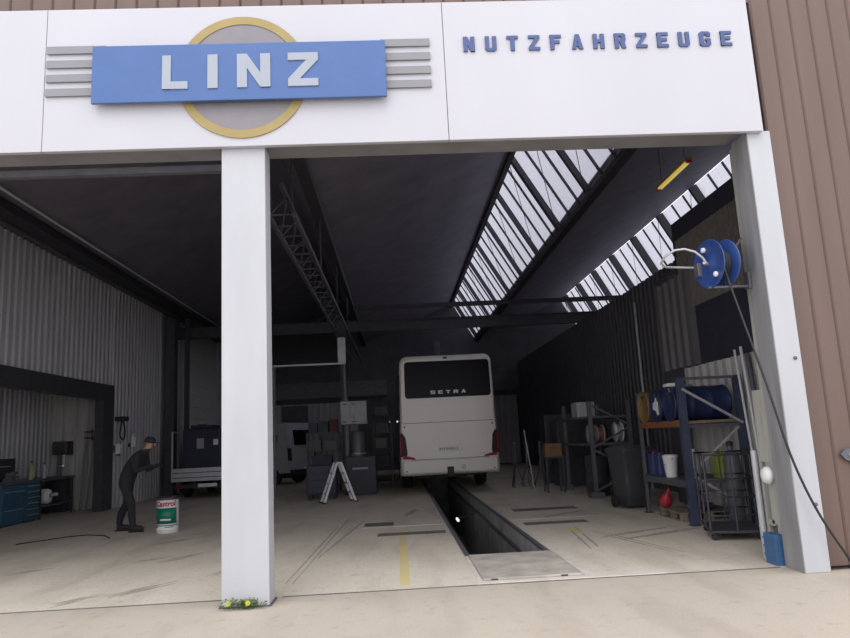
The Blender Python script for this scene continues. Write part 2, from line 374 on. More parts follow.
t = thing('support_column', 'white square column standing between the two openings, weeds at its foot', 'column', (-1.425,6.81,0))
MB().bbox(-.215,.215,-.14,.14,0,4.40,.008).build('shaft', COLW, t)
MB().box(-.235,.235,-.16,.16,0,.012).build('base_plate', STEELM, t)
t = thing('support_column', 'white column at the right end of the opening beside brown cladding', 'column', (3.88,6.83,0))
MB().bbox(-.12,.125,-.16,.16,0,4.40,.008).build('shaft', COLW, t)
MB().bbox(-.128,-.12,-.155,.17,.0,4.40,.002).build('inner_shade_face', mat('inner_shade_grey',(.31,.31,.32),.5,scale=2.5,stretch=(3,3,.35),col2=(.21,.21,.22)), t)  # thin sheet carrying the inner face's shade as a darker streaky grey
for z in (2.02,.62): MB().lathe([(.018,0),(.018,.012),(.008,.016)], 12, M=T4(.06,-.16,z)@R4(PI/2,'X')).build('bolt', STEELM, t)
t = thing('door_leaf', 'pale folded door leaf edge standing behind the right white column', 'door leaf', (3.84,7.03,0))
MB().bbox(-.03,.03,0,.14,0,4.4,.006).build('stile', PALE, t)
MB().bbox(-.03,.02,.14,.32,1.0,1.75,.008).box(-.02,.02,.14,.24,.38,1.0).box(-.02,.02,.14,.36,.0,.04).box(-.02,.02,.32,.36,.04,1.0).box(-.02,.02,.2,.32,.36,.42).build('frame', PALE, t)
MB().tube([(-.03,.43,0),(-.03,.43,1.12)], .035, 12).build('tube', PIPEL, t)
tag(MB().lathe([(.0,-.02),(.06,-.018),(.088,.01),(.086,.04),(.06,.07),(.03,.083),(0,.086)], 24, M=T4(3.795,7.16,.875)@R4(-PI/2,'Y')).build('round_cap', PLAS), 'white rounded cap fixed on the pale door leaf near the right column', 'cap')
t = thing('storage_crate', 'blue plastic crate on the floor at the foot of the pale door leaf', 'crate', (3.755,7.17,0))
MB().bbox(-.045,.05,-.10,.12,0,.03,.005).bbox(-.045,-.03,-.10,.12,.03,.30,.004).bbox(.035,.05,-.10,.12,.03,.3,.004).bbox(-.03,.035,-.10,-.085,.03,.3,.004).bbox(-.03,.035,.105,.12,.03,.3,.004).build('body', BLUEC, t)
for z in (.08,.16,.24): MB().box(-.053,-.045,-.10,.12,z,z+.02).build('rib', BLUEC, t)
# bracket at the far right on the cladding
t = thing('wall_bracket', 'dark grey metal wall bracket bolted on the brown cladding at right', 'bracket', (4.38,6.73,1.07))
MB().prism([(-.10,0),(-.06,-.05),(.12,-.13),(.12,.06),(-.05,.05)], -.03, .0).build('plate', STEELM, t)
MB().lathe([(.025,0),(.025,.02)], 12, M=T4(.0,-.03,-.01)@R4(PI/2,'X')).build('bolt', ALU, t)

# hose reel
t = thing('hose_reel', 'round blue hose reel mounted high on the right column with dark hose', 'hose reel', (3.42,6.98,3.07))
Mr = Matrix.Rotation(-1.38,4,'Z')@R4(PI/2,'X')      # axis towards the camera, turned left
def rm(): return Mr
MB().lathe([(.0,.105),(.055,.105),(.08,.09),(.13,.085),(.24,.09),(.255,.10),(.26,.09),(.25,.08),(.1,.075),(0,.075)], 48, M=Mr).build('flange', HBLUE, t)
MB().lathe([(0,-.105),(.25,-.105),(.26,-.095),(.25,-.085),(0,-.08)], 48, M=Mr).build('flange', HBLUE, t)
MB().lathe([(.11,-.085),(.11,.08)], 32, M=Mr).build('drum', HBLUE, t)
m = MB()
for k in range(5): m.torus((0,0,-.06+k*.028), .135, .016, M=Mr, n=32, m=8)
m.build('hose_coil', BLACK, t)
for a in (1.9, -.9):
    MB().lathe([(.028,.09),(.028,.112),(.018,.12),(0,.122)], 14, M=Mr@T4(.17*math.cos(a),.17*math.sin(a),0)).build('bolt', PLAS, t)
m = MB().bar((-.12,.0,-.25),(.328,.0,-.25),.05,.02).bar((.10,.02,-.25),(.10,.02,.02),.04,.02).bbox(.295,.325,-.05,.05,-.28,-.1,.005).bar((.10,.05,.02),(.325,.05,.28),.03,.02).bbox(-.15,-.10,.12,.22,-.10,.05,.01)
m.build('bracket', STEELM, t)
m = MB().tube([(-.13,-.05,.0),(-.16,-.05,.06),(-.24,-.05,.13),(-.34,-.04,.165),(-.44,-.02,.16),(-.53,.02,.11),(-.55,.10,.05),(-.47,.18,.03),(-.30,.22,.03),(-.14,.22,.02)], .012, 8)
m.build('feed_hose', PIPEL, t)
MB().tube([(-.09,-.02,0),(-.13,-.03,-.0),(-.15,-.05,.01)], .02, 8).build('fitting', ALU, t)
pts = [(0.0,-.13,-.02),(.06,-.22,-.5),(.18,-.34,-1.28),(.29,-.40,-1.96),(.45,-.42,-2.46),(.66,-.42,-2.86),(.80,-.42,-3.04),(1.1,-.5,-3.055),(1.5,-.55,-3.057)]
sp = []
for i in range(len(pts)-1):
    p0, p1, p2, p3 = [V(pts[max(0,min(len(pts)-1,i+k))]) for k in (-1,0,1,2)]
    for s_ in range(5):
        u = s_/5; sp.append(.5*((2*p1)+(p2-p0)*u+(2*p0-5*p1+4*p2-p3)*u*u+(3*p1-p0-3*p2+p3)*u**3))
sp.append(V(pts[-1])); MB().tube(sp, .012, 8).build('hose', BLACK, t)

# fluorescent lamp under the right roof slope
t = thing('fluorescent_lamp', 'yellow strip lamp hanging under the dark roof slope at upper right', 'lamp', (4.9,11.15,5.63))
MB().bbox(-.05,.05,-.66,.66,.02,.07,.01).build('housing', mat('housing_olive',(.30,.24,.08),.5), t)
MB().tube([(-.025,-.6,0),(-.025,.6,0)], .02, 10).build('tube', LAMPY, t); MB().tube([(.025,-.6,0),(.025,.6,0)], .02, 10).build('tube', LAMPY, t)
for y in (-.66,.62): MB().box(-.045,.045,y,y+.04,-.025,.02).build('end_cap', RED, t)
for y in (-.5,.5): MB().tube([(0,y,.07),(0,y,.86)], .006, 6).build('hanger', STEEL, t)

# ================================================================ ROOF STEEL
t = thing('lattice_girder', 'long steel lattice girder running back below the left part of the roof', 'girder', (-1.42,0,4.45))
for x in (-.17,.17): MB().bar((x,9.0,0),(x,27,0),.05,.07).build('chord', STEEL, t)
MB().bar((0,9.0,.42),(0,27,.42),.05,.07).build('chord', STEEL, t)
m = MB()
for k in range(36):
    y = 9+k*.5; z0, z1 = (0,.42) if k % 2 == 0 else (.42,0)
    for x in (-.17,.17): m.bar((x if z0 == 0 else 0,y,z0),(x if z1 == 0 else 0,y+.5,z1),.02)
    m.bar((-.17,y,0),(.17,y,0),.02)
m.build('lacing', STEEL, t)
for y in (10,14,18,22,26): MB().bar((0,y,.42),(0,y,1.55),.03).build('hanger', STEEL, t)
def beam(name, label, x0, x1, y, z0, z1, w=.16):
    o = MB(); f = .03
    o.box(x0,x1,y-w/2,y+w/2,z0,z0+f).box(x0,x1,y-w/2,y+w/2,z1-f,z1).box(x0,x1,y-.01,y+.01,z0+f,z1-f)
    return tag(o.build(name, STEEL, None), label, 'beam')
beam('cross_beam', 'deep dark steel beam crossing the whole hall above the coach', -7.5, 9.4, 24.0, 5.16, 5.55)
beam('tie_beam', 'thin upper steel tie crossing in front of the rear skylight end', -1.3, 9.4, 23.2, 5.78, 5.93, .10)
def post(label, x, y, z1, w, m_, name='steel_post'):
    o = MB().box(-w/2,w/2,-w/2,-w/2+.02,0,z1).box(-w/2,w/2,w/2-.02,w/2,0,z1).box(-.012,.012,-w/2+.02,w/2-.02,0,z1)
    t = thing(name, label, 'post', (x,y,0)); o.build('shaft', m_, t); MB().box(-w*.8,w*.8,-w*.8,w*.8,0,.02).build('base_plate', m_, t); return t
post('dark steel post at the end of the left corrugated wall', -7.40, 23.45, 5.85, .30, STEEL)
post('thin dark steel post just right of the heavy left wall post', .0-7.0, 23.8, 5.85, .14, STEEL)
post('grey steel post against the rear wall above the control cabinet', -2.45, 33.3, 6.0, .26, STEELM)
post('grey steel post behind the coach roof against the rear wall', 2.1, 33.3, 6.0, .28, STEELM)
tag(MB().tube([(-6.70,8,6.06),(-6.70,28,6.06)], .024, 8).build('conduit_pipe', PLAS), 'thin light pipe along the top of the left wall under the roof', 'pipe')
tag(MB().tube([(-7.2,8,5.78),(-7.2,24,5.78)], .05, 8).build('service_pipe', STEELM), 'thicker dull pipe running beside the gutter above the left wall', 'pipe')
tag(MB().tube([(5.94,16.55,0.0),(5.94,16.55,4.45)], .035, 10).build('downpipe', PIPEL), 'thin white vertical pipe rising behind the ochre drum on the right wall', 'pipe')
tag(MB().tube([(5.95,31.0,0),(5.95,31.0,3.9)], .04, 8).build('vertical_pipe', STEELM), 'thin grey vertical pipe near the rear end of the right wall', 'pipe')
tag(MB().bar((5.36,13.2,4.30),(8.6,13.2,7.75),.05,.05).build('steel_strut', STEEL), 'dark diagonal steel strut rising from the right wall across the second skylight', 'strut')

# ================================================================ COACH
def rrect(x0,x1,z0,z1,r,n=5,rb=None):
    P = []
    for cx,cz,a0,rr in ((x1,z1,0,r),(x0,z1,PI/2,r),(x0,z0,PI,rb or r),(x1,z0,1.5*PI,rb or r)):
        sx = -1 if cx == x1 else 1; sz = -1 if cz == z1 else 1
        for k in range(n+1):
            a = a0+PI/2*k/n; P.append((cx+sx*rr+rr*math.cos(a), cz+sz*rr+rr*math.sin(a)))
    return P
def loft(mb, secs, capf=True, capb=True):
    n = len(secs[0][1]); vs = [V((x,y,z)) for y, P in secs for x, z in P]
    mb.add(vs, [(i*n+k,i*n+(k+1)%n,(i+1)*n+(k+1)%n,(i+1)*n+k) for i in range(len(secs)-1) for k in range(n)], True)
    if capf: mb.add(vs[:n], [list(range(n))])
    if capb: mb.add(vs[-n:], [list(range(n))[::-1]])
    return mb
t = thing('coach', 'cream coach seen from behind, parked over the inspection pit', 'coach', (1.33,18.1,0))
def bsec(y, ins, z1): # cross-section with tumblehome
    P = rrect(-1.27+ins,1.27-ins,.50+ins*.5,z1,.20,6,.07)
    return (y, [(x*(1-.055*max(0,(z-1.3))/2.2), z) for x, z in P])
b = MB(); loft(b, [bsec(.0,.05,3.46),bsec(.02,.02,3.50),bsec(.07,.0,3.54),bsec(.5,0,3.56),bsec(11.2,0,3.56),bsec(11.6,.06,3.5),bsec(11.8,.2,3.3)])
b.build('body', BUSW, t)
def plate_part(name, P, y0, y1, m_): return MB().prism(P, y0, y1).build(name, m_, t)
plate_part('rear_window', [(x*(1-.012*(z-2.4)), z) for x, z in rrect(-1.09,1.15,2.44,3.39,.09,5)], -.014, .03, GLASSD)
MB().box(-1.13,1.19,-.006,.03,2.38,2.41).build('window_trim', BUSW, t)
m = MB().box(-1.17,1.17,-.004,.04,1.80,1.815).box(-1.0,1.0,-.004,.04,.875,.888)
for sx in (-1,1): m.box(sx*1.19-.004,sx*1.19+.004,-.004,.04,1.82,2.3)
m.build('panel_gap', STEELM, t)
loft(MB(), [(-.05,rrect(-1.18,1.18,.56,.85,.08)),(-.03,rrect(-1.22,1.22,.52,.86,.08)),(.1,rrect(-1.275,1.275,.48,.87,.06)),(.6,rrect(-1.275,1.275,.48,.87,.06))]).build('bumper', BUSW, t)
MB().bbox(-.09,.08,-.07,.02,.44,.68,.01).build('tow_socket', BLACK, t)
for sx in (-1,1):
    o = MB().prism([(sx*1.275,.98),(sx*1.10,.96),(sx*1.08,1.06),(sx*1.12,1.45),(sx*1.19,1.56),(sx*1.265,1.56)], -.035, .12).build('tail_lamp', LAMPD, t)
    MB().prism([(sx*1.20,.91),(sx*.88,.89),(sx*.90,.935),(sx*1.05,.975),(sx*1.20,1.00)], -.045, .08).build('brake_lens', LAMPR, o)
    MB().prism([(sx*1.262,1.06),(sx*1.225,1.07),(sx*1.235,1.45),(sx*1.262,1.5)], -.042, .0).build('indicator_lens', LAMPR, o)
    MB().lathe([(.02,0),(.02,.012)], 12, M=T4(sx*1.12,-.045,.60)@R4(PI/2,'X')).build('sensor', BLACK, t)
    MB().lathe([(.022,0),(.022,.012)], 12, M=T4(sx*1.13,-.0,1.72)@R4(PI/2,'X')).build('latch', BLACK, t)
for i, ch in enumerate('SETRA'): letter(MB(), ch, -.42+i*.20, 2.535, .12, .085, -.022, -.012, .3, .22).build('letter', PLAS, t)
o = MB().bbox(-.30,.30,-.012,.01,1.07,1.18,.004).build('number_plate', PLAS, t)
m = MB(); x = -.26
for k, w in enumerate((.03,.035,.02,.035,.03,.035,.03,.02,.03)): m.box(x,x+w*.3,-.015,-.01,1.09,1.16).box(x,x+w,-.015,-.01,1.12,1.135).box(x+w*.75,x+w,-.015,-.01,1.09,1.16); x += .056
m.build('plate_characters', STEELM, o)
m = MB()
m.torus((.30,-.052,.62) if 0 else (0,0,0), .05, .006, M=T4(.34,-.052,.66)@R4(PI/2,'X'), n=20, m=6)
for a in (PI/2, PI/2+2*PI/3, PI/2-2*PI/3): m.bar((.34,-.053,.66),(.34+.048*math.cos(a),-.053,.66+.048*math.sin(a)),.008)
m.build('badge', STEELM, t)
MB().bbox(-.05,.05,-.03,.06,3.44,3.49,.01).build('camera', BLACK, t)
MB().box(-.9,.9,.6,1.0,.40,.50).box(-.5,.5,1.0,1.9,.36,.52).build('engine_tray', BLACK, t)
for y in (3.0,9.6):
    for sx in (-1,1):
        w = MB().lathe([(.2,-.15),(.44,-.15),(.5,-.11),(.5,.11),(.44,.15),(.2,.15)], 32, M=T4(sx*1.08,y,.5)@R4(PI/2,'Y')).build('wheel', BLACK, t)
        MB().lathe([(0,-.1),(.2,-.1),(.26,.0),(.26,.1),(0,.12)], 20, M=T4(sx*1.08,y,.5)@R4(PI/2,'Y')).build('rim', ALU, w)
for sx in (-1,1):
    MB().box(min(sx*1.2,sx*1.262),max(sx*1.2,sx*1.262),.5,11.0,1.9,3.1,).build('side_window', GLASSD, t)

# ================================================================ LEFT BAY
# oil drum
t = thing('oil_drum', 'white oil drum with red lettering and green label on the floor', 'drum', (-4.13,12.96,0), .05)
MB().lathe([(.178,0),(.188,.01),(.188,.055),(.192,.06),(.188,.066),(.185,.07),(.185,.20),(.190,.205),(.185,.21),(.185,.56),(.19,.565),(.19,.585),(.185,.59)], 40).build('body', PLAS, t)
MB().lathe([(.194,.565),(.197,.575),(.197,.605),(.188,.61),(.183,.597),(0,.597)], 40).build('lid', STEEL, t)
MB().lathe([(.03,.597),(.03,.615),(0,.616)], 14, M=T4(.09,.0,0)).build('bung', RED, t)
lb = patch(MB(), .190, -1.05, 1.15, .16, .43).build('label', GREEN, t)
patch(MB(), .1925, -.45, .55, .215, .245).build('label_text', PLAS, lb)
patch(MB(), .191, -1.3, 1.3, .125, .14).build('stripe', STEELM, t); patch(MB(), .191, -1.3, -.75, .095, .118).build('stripe', RED, t); patch(MB(), .191, .0, .85, .098, .110).build('stripe', STEELM, t)
vs, fs = text_mesh('Castrol', .125, .0042, .12)
vv = [V((.192*math.sin(v.x/.192), -.192*math.cos(v.x/.192), .462+v.y)) for v in vs]
MB().add(vv, fs).build('lettering', mat('logo_red',(.42,.01,.06),.4), t)

# person -------------------------------------------------------------
def person(loc, rotz):
    root = thing('person', 'person in dark work clothes and cap leaning forward beside the white drum', 'person', loc, rotz)
    # local: faces +X
    J = {'pelvis':((-.02,0,.93),.165,.14),'waist':((.04,0,1.07),.155,.135),'chest':((.20,0,1.28),.185,.15),'neckb':((.31,0,1.41),.09,.08),'neck':((.365,0,1.46),.055,.055),'head':((.41,0,1.53),.07,.075),'crown':((.44,0,1.63),.075,.085)}
    E = [('pelvis','waist'),('waist','chest'),('chest','neckb'),('neckb','neck'),('neck','head'),('head','crown')]
    def add(n, p, r1, r2, par): J[n] = (p, r1, r2); E.append((par, n))
    for s, sg in (('l',1),('r',-1)):
        fx = .20 if s == 'r' else -.20
        add('hip'+s, (-.02,sg*.10,.88), .11,.11, 'pelvis'); add('knee'+s, (fx*.5+.06,sg*.13,.50), .08,.08, 'hip'+s)
        add('shin'+s, (fx*.85,sg*.135,.30), .072,.072, 'knee'+s); add('ank'+s, (fx,sg*.14,.10), .06,.06, 'shin'+s); add('toe'+s, (fx+.15,sg*.16,.05), .042,.035, 'ank'+s)
        add('sho'+s, (.25,sg*.19,1.35), .082,.082, 'chest'); add('elb'+s, (.27,sg*.25,1.07), .058,.058, 'sho'+s)
        add('wri'+s, (.47,sg*.17,1.16), .032,.030, 'elb'+s); add('palm'+s, (.54,sg*.15,1.17), .036,.020, 'wri'+s)
    names = list(J); me = bpy.data.meshes.new('body'); me.from_pydata([J[n][0] for n in names], [(names.index(a),names.index(b)) for a, b in E], [])
    o = bpy.data.objects.new('body_tmp', me); C.objects.link(o)
    sk = o.modifiers.new('s','SKIN'); sk.use_smooth_shade = True
    for i, n in enumerate(names):
        d = me.skin_vertices[0].data[i]; d.radius = J[n][1:]; d.use_root = (n == 'pelvis')
    sb = o.modifiers.new('u','SUBSURF'); sb.levels = 2; sb.render_levels = 2
    bpy.context.view_layer.update()
    ev = bpy.data.meshes.new_from_object(o.evaluated_get(bpy.context.evaluated_depsgraph_get()))
    mb = MB(); mb.add([v.co for v in ev.vertices], [list(p.vertices) for p in ev.polygons], True)
    bpy.data.objects.remove(o)
    # face
    mb.tube([(.495,0,1.57),(.535,0,1.545),(.515,0,1.53)], [.010,.017,.012], 8)
    for sg in (1,-1):
        mb.tube([(.43,sg*.078,1.58),(.425,sg*.092,1.55)], [.018,.012], 8)
        mb.tube([(.495,sg*.03,1.575),(.503,sg*.03,1.575)], .011, 8)
    mb.tube([(.497,-.025,1.505),(.505,0,1.502),(.497,.025,1.505)], .007, 6)
    # fingers
    for sg in (1,-1):
        for k in range(4):
            y = sg*.15+(k-1.5)*.019; L = (.062,.075,.07,.055)[k]
            mb.tube([(.555,y,1.17),(.575+L*.4,y,1.165),(.58+L*.75,y,1.14),(.575+L*.8,y,1.115)], [.010,.010,.009,.007], 8)
        mb.tube([(.52,sg*.125,1.175),(.55,sg*.108,1.16),(.585,sg*.112,1.145)], [.012,.011,.008], 8)
    def pick(p):
        c_ = p.center
        return 0 if c_.z > 1.47 and c_.x > .3 else 1
    mb.build('body', SKIN, root, mats=[SKIN, CLOTH], pick=pick)
    for sg, fx in ((1,-.20),(-1,.20)):
        y = sg*.145
        b = MB(); loft(b, [(0,[(0,0)])]) if 0 else None
        m = MB().bbox(fx-.07,fx+.20,y-.045,y+.045,0,.028,.012); m.build('boot_sole', BLACK, root)
        MB().lathe([(.01,-.09),(.055,-.06),(.06,.02),(.05,.12),(.02,.165),(0,.17)], 16, M=T4(fx+.04,y,.068)@R4(PI/2,'Y')@Matrix.Diagonal((.95,.9,1,1))).build('boot', BLACK, root)
    m = MB().lathe([(.097,.0),(.102,.03),(.095,.075),(.06,.105),(0,.115)], 20, M=T4(.42,0,1.585)@R4(.2,'Y'))
    m.bbox(.47,.60,-.075,.075,1.575,1.587,.005); m.build('cap', CLOTH, root)
person((-5.02,13.4,0), -.1)

# pickup with flat bed
t = thing('flatbed_truck', 'flatbed truck with silver drop sides, partly hidden behind the central column', 'truck', (-5.72,21.2,0))
MB().bbox(-.93,.93,0,.03,.50,.88,.006).build('tailgate', ALU, t)
for z in (.60,.74): MB().box(-.91,.91,-.006,.0,z,z+.022).build('groove', STEEL, t)
for sx in (-.93,.90): MB().bbox(sx,sx+.03,.03,3.0,.50,.88,.006).build('side_board', ALU, t)
MB().box(-.9,.9,.03,3.0,.52,.58).build('bed_floor', STEELM, t)
MB().bar((-.93,.02,.5),(-.93,.02,1.95),.04).bar((-.93,3.0,.5),(-.93,3.0,1.95),.04).bar((-.93,.02,1.95),(-.93,3.0,1.95),.04).build('stake', ALU, t)
MB().box(-.35,-.25,.1,4.2,.36,.50).box(.25,.35,.1,4.2,.36,.5).build('chassis', BLACK, t)
MB().bbox(-.85,.85,-.06,.04,.30,.42,.01).build('bumper', BLACK, t)
for sx in (-.76,.60): MB().bbox(sx,sx+.14,-.085,-.06,.33,.44,.01).build('tail_lamp', LAMPR, t)
MB().bbox(-.15,.40,-.075,-.06,.33,.43,.004).build('number_plate', PLAS, t)
for y in (.9,3.6):
    for sx in (-.72,.72): MB().lathe([(.15,-.1),(.29,-.1),(.33,-.07),(.33,.07),(.29,.1),(.15,.1)], 24, M=T4(sx,y,.33)@R4(PI/2,'Y')).build('wheel', BLACK, t)
loft(MB(), [(3.1,rrect(-.9,.9,.45,2.0,.15)),(3.2,rrect(-.93,.93,.42,2.06,.15)),(3.9,rrect(-.93,.93,.42,2.06,.15)),(4.3,rrect(-.9,.9,.42,1.3,.12)),(4.4,rrect(-.85,.85,.42,1.15,.1))]).build('cab', VANW, t)
t = thing('transport_case', 'large dark navy case with small white labels loaded on the flatbed', 'case', (-5.87,22.2,.58))
MB().bbox(-.56,.56,-.75,.6,0,1.46,.07).bbox(-.36,.28,-.6,.4,1.46,1.56,.02).build('body', mat('case_navy',(.022,.027,.05),.6), t)
MB().box(-.13,.08,-.762,-.75,.86,1.16).build('label', BOXG, t); MB().box(.36,.5,-.762,-.75,.95,1.12).build('label', PLAS, t)
MB().bar((-.15,-.6,1.56),(.12,-.6,1.56),.06,.04).build('handle', BLACK, t)
# small van
t = thing('delivery_van', 'small white delivery van standing in the dark left of the ladder', 'van', (-3.136,27.3,0), 2.70)
# local +x = driving direction
b = MB(); W = .86
side = [(0,.42),(0.02,1.15),(.14,2.08),(.28,2.22),(2.6,2.24),(2.85,2.14),(3.35,1.42),(4.1,1.02),(4.2,.75),(4.2,.38)]
vs = [V((x,y,z)) for y in (0,2*W) for x, z in side]; n = len(side)
bb = MB(); bb.prism([(x,z) for x, z in side], 0.05, 2*W-.05); bb.prism([(x+.03 if x < 1 else x-.03, z-.05 if z > 2 else z) for x, z in side], 0.0, 2*W)
bb.build('body', VANW, t)
MB().prism([(-.004,1.4),(.09,1.95),(.14,1.95),(.05,1.4)], .35, 2*W-.35).build('rear_window', GLASSD, t)
MB().bbox(-.10,.08,.02,2*W-.02,.30,.52,.02).build('bumper', BLACK, t)
for y in (-.005,2*W-.10): MB().prism([(-.015,.85),(.03,1.30),(.12,1.30),(.10,.85)], y, y+.11).build('tail_lamp', BLACK, t)
MB().box(.55,.95,2*W,2*W+.008,1.55,1.8).build('side_sticker', STEEL, t); MB().box(1.6,2.6,2*W,2*W+.008,1.5,1.95).build('side_window', GLASSD, t)
for x in (.75,3.35):
    for y in (.08,2*W-.08): MB().lathe([(.12,-.09),(.27,-.09),(.31,-.06),(.31,.06),(.27,.09),(.12,.09)], 24, M=T4(x,y,.31)@R4(PI/2,'X')).build('wheel', BLACK, t)
# step ladder
t = thing('step_ladder', 'white aluminium folding step ladder standing open near the coach', 'ladder', (-1.47,17.3,0), .30)
for s in (-1,1):
    m = MB()
    for y in (-.19,.19): m.bar((s*.38,y,.02),(s*.05,y*.85,.93),.026,.055,up=(s*.9,0,.35))
    o = m.build('side_rails', PLAS, t)
    for k in range(1,4):
        u = k/4; x = s*(.39-.34*u); MB().bar((x,-.19,.91*u),(x,.19,.91*u),.06,.025).build('rung', ALU, o)
    for y in (-.19,.19): MB().bbox(s*.39-.05,s*.39+.05,y-.025,y+.025,0,.035,.006).build('foot', BLACK, o)
MB().bar((-.06,0,.94),(.06,0,.94),.38,.03).build('hinge', PLAS, t)
# dispensers and gear on the left wall
t = thing('soap_dispenser', 'small white dispenser box on the left corrugated wall beside the opening', 'dispenser', (-7.502,19.25,1.40))
MB().bbox(0,.12,-.10,.10,0,.27,.02).build('body', PLAS, t); MB().bbox(.02,.09,-.05,.05,-.05,0,.01).build('nozzle', STEEL, t); MB().bbox(-.062,0,-.12,.12,.05,.22,.005).build('bracket', STEELM, t)
t = thing('spray_bottle', 'slim white bottle hanging on the left wall right of the dispenser', 'bottle', (-7.44,20.25,1.58))
MB().lathe([(.06,0),(.065,.02),(.065,.25),(.03,.30),(.03,.36)], 16).build('body', PLAS, t); MB().bbox(-.05,.06,-.03,.03,.36,.44,.01).build('trigger', BOXG, t); MB().box(-.12,-.06,-.07,.07,.0,.1).build('holder', STEEL, t)
t = thing('cable_loop', 'dark hose looped over a hook on the left wall above the dispenser', 'cable', (-7.405,19.35,2.25))
MB().tube([(0,0,.05),(-.0,.14,-.1),(0,.19,-.25),(0,.15,-.42),(0,.05,-.48),(0,-.12,-.40),(0,-.16,-.3),(0,-.05,.03)], .022, 8).build('hose', BLACK, t)
MB().bbox(-.158,.14,-.14,.10,.02,.14,.02).build('hook', BLACK, t)
# workbench in the recess
t = thing('workbench', 'long dark workbench with open lower shelf inside the left recess', 'workbench', (-8.7,17.05,0))
MB().bbox(-.45,.40,-1.9,1.6,.86,.92,.008).build('worktop', STEELM, t)
MB().box(-.42,.38,-.10,1.5,.26,.30).build('lower_shelf', STEELM, t)
for x in (-.42,.34):
    for y in (-.12,1.48): MB().box(x,x+.05,y,y+.05,0,.86).build('leg', STEEL, t)
def drawer_unit(label, y0, w, n, m_):
    t = thing('drawer_cabinet', label, 'cabinet', (-8.30,y0,0))
    MB().bbox(-.65,0,0,w,.03,.85,.01).build('body', m_, t); MB().box(-.62,-.03,.03,w-.03,0,.03).build('plinth', BLACK, t)
    h = .76/n
    for k in range(n):
        d = MB().bbox(.002,.02,.03,w-.03,.07+k*h,.07+k*h+h*.88,.005).build('drawer', m_, t)
        MB().bar((.035,.08,.07+k*h+h*.68),(.035,w-.08,.07+k*h+h*.68),.03,.014).build('handle', ALU, d)
drawer_unit('teal blue drawer cabinet with pale handles under the workbench', 16.25, .62, 6, TEAL)
drawer_unit('plain dark blue cabinet left of the handled drawer cabinet', 15.3, .9, 2, TEAL)
t = thing('white_canister', 'white round tank with spout lying on the lower bench shelf', 'canister', (-8.62,17.6,.30))
MB().lathe([(0,-.22),(.15,-.21),(.18,-.15),(.18,.15),(.15,.21),(0,.22)], 24, M=T4(0,0,.18)@R4(PI/2,'Y')).build('tank', PLAS, t)
MB().tube([(.2,0,.2),(.2,.35,.2)], .045, 10).build('spout', PLAS, t); MB().lathe([(.05,.20),(.05,.23)], 12, M=T4(0,.0,.2)@R4(PI/2,'Y')).build('cap', BLACK, t)
def bottle(name, label, x, y, z, r, h, m_, cat='bottle', group=None):
    t = thing(name, label, cat, (x,y,z), 0, group)
    MB().lathe([(r*.95,0),(r,.01),(r,h*.68),(r*.4,h*.82),(r*.35,h*.9)], 16).build('body', m_, t)
    MB().lathe([(r*.42,h*.9),(r*.42,h),(0,h)], 12).build('cap', BLACK, t); return t
bottle('oil_bottle', 'tall yellowish bottle standing on the dark workbench', -8.45,16.75,.92,.05,.42, mat('bottle_olive',(.40,.38,.16),.4))
bottle('cleaner_bottle', 'pale grey bottle standing on the workbench, right of the yellowish one', -8.45,17.35,.92,.05,.36, BOXG)
t = thing('tool_chest', 'wide dark tool chest on the workbench against the recess wall', 'tool chest', (-8.85,15.9,.92))
MB().bbox(-.2,.2,-.8,.55,0,.5,.02).build('body', mat('chest_dark',(.03,.03,.04),.5), t); MB().bar((.22,-.6,.33),(.22,.3,.33),.02).build('handle', ALU, t)
t = thing('bench_vice', 'grey bench vice bolted to the near end of the workbench', 'vice', (-8.4,15.75,.92))
MB().bbox(-.1,.1,-.08,.08,0,.08,.01).bbox(-.06,.06,-.06,.06,.08,.2,.01).bbox(.08,.14,-.09,.09,.1,.22,.01).build('jaws', STEELM, t); MB().tube([(.1,0,.14),(.26,0,.14)], .018, 8).build('screw', ALU, t); MB().tube([(.25,-.1,.14),(.25,.1,.14)], .008, 6).build('handle', ALU, t)
t = thing('pillar_drill', 'dark pillar drilling machine standing at the rear end of the workbench', 'drill', (-8.85,19.0,0))
MB().bbox(-.28,.25,-.2,.25,0,.9,.02).build('base', mat('drill_dark',(.05,.05,.06),.5), t); MB().tube([(-.05,.05,.9),(-.05,.05,1.7)], .05, 12).build('column', STEELM, t)
MB().bbox(-.14,.25,-.2,.2,1.45,1.8,.04).build('head', mat('drill_dark',(.05,.05,.06),.5), t); MB().lathe([(.12,1.15),(.12,1.19)],20,M=T4(.1,-.05,0)).build('table', ALU, t); MB().tube([(.12,-.06,1.22),(.12,-.06,1.45)],.02,8).build('chuck', ALU, t)
for i, (x, l) in enumerate(((-8.35,'leftmost'),(-8.17,'second from left'),(-7.97,'third from left'),(-7.80,'rightmost'))):
    tag(MB().bar((x,18.95,0),(x+.06,19.22,2.0-.12*i),.05,.02).build('wooden_batten', PALE), 'thin pale batten leaning on the recess side wall, '+l+' of four', 'batten', 'battens leaning in the recess')
tag(MB().tube([(-8.3,19.1,2.02),(-7.75,19.1,2.0)],.018,8).tube([(-8.3,19.1,1.86),(-7.75,19.1,1.84)],.018,8).bar((-8.1,19.1,1.8),(-8.1,19.28,1.8),.02).bar((-8.1,19.1,1.8),(-8.1,19.1,2.1),.02).build('wall_rail', STEEL), 'dark double rail for hanging tools on the recess side wall', 'rail')

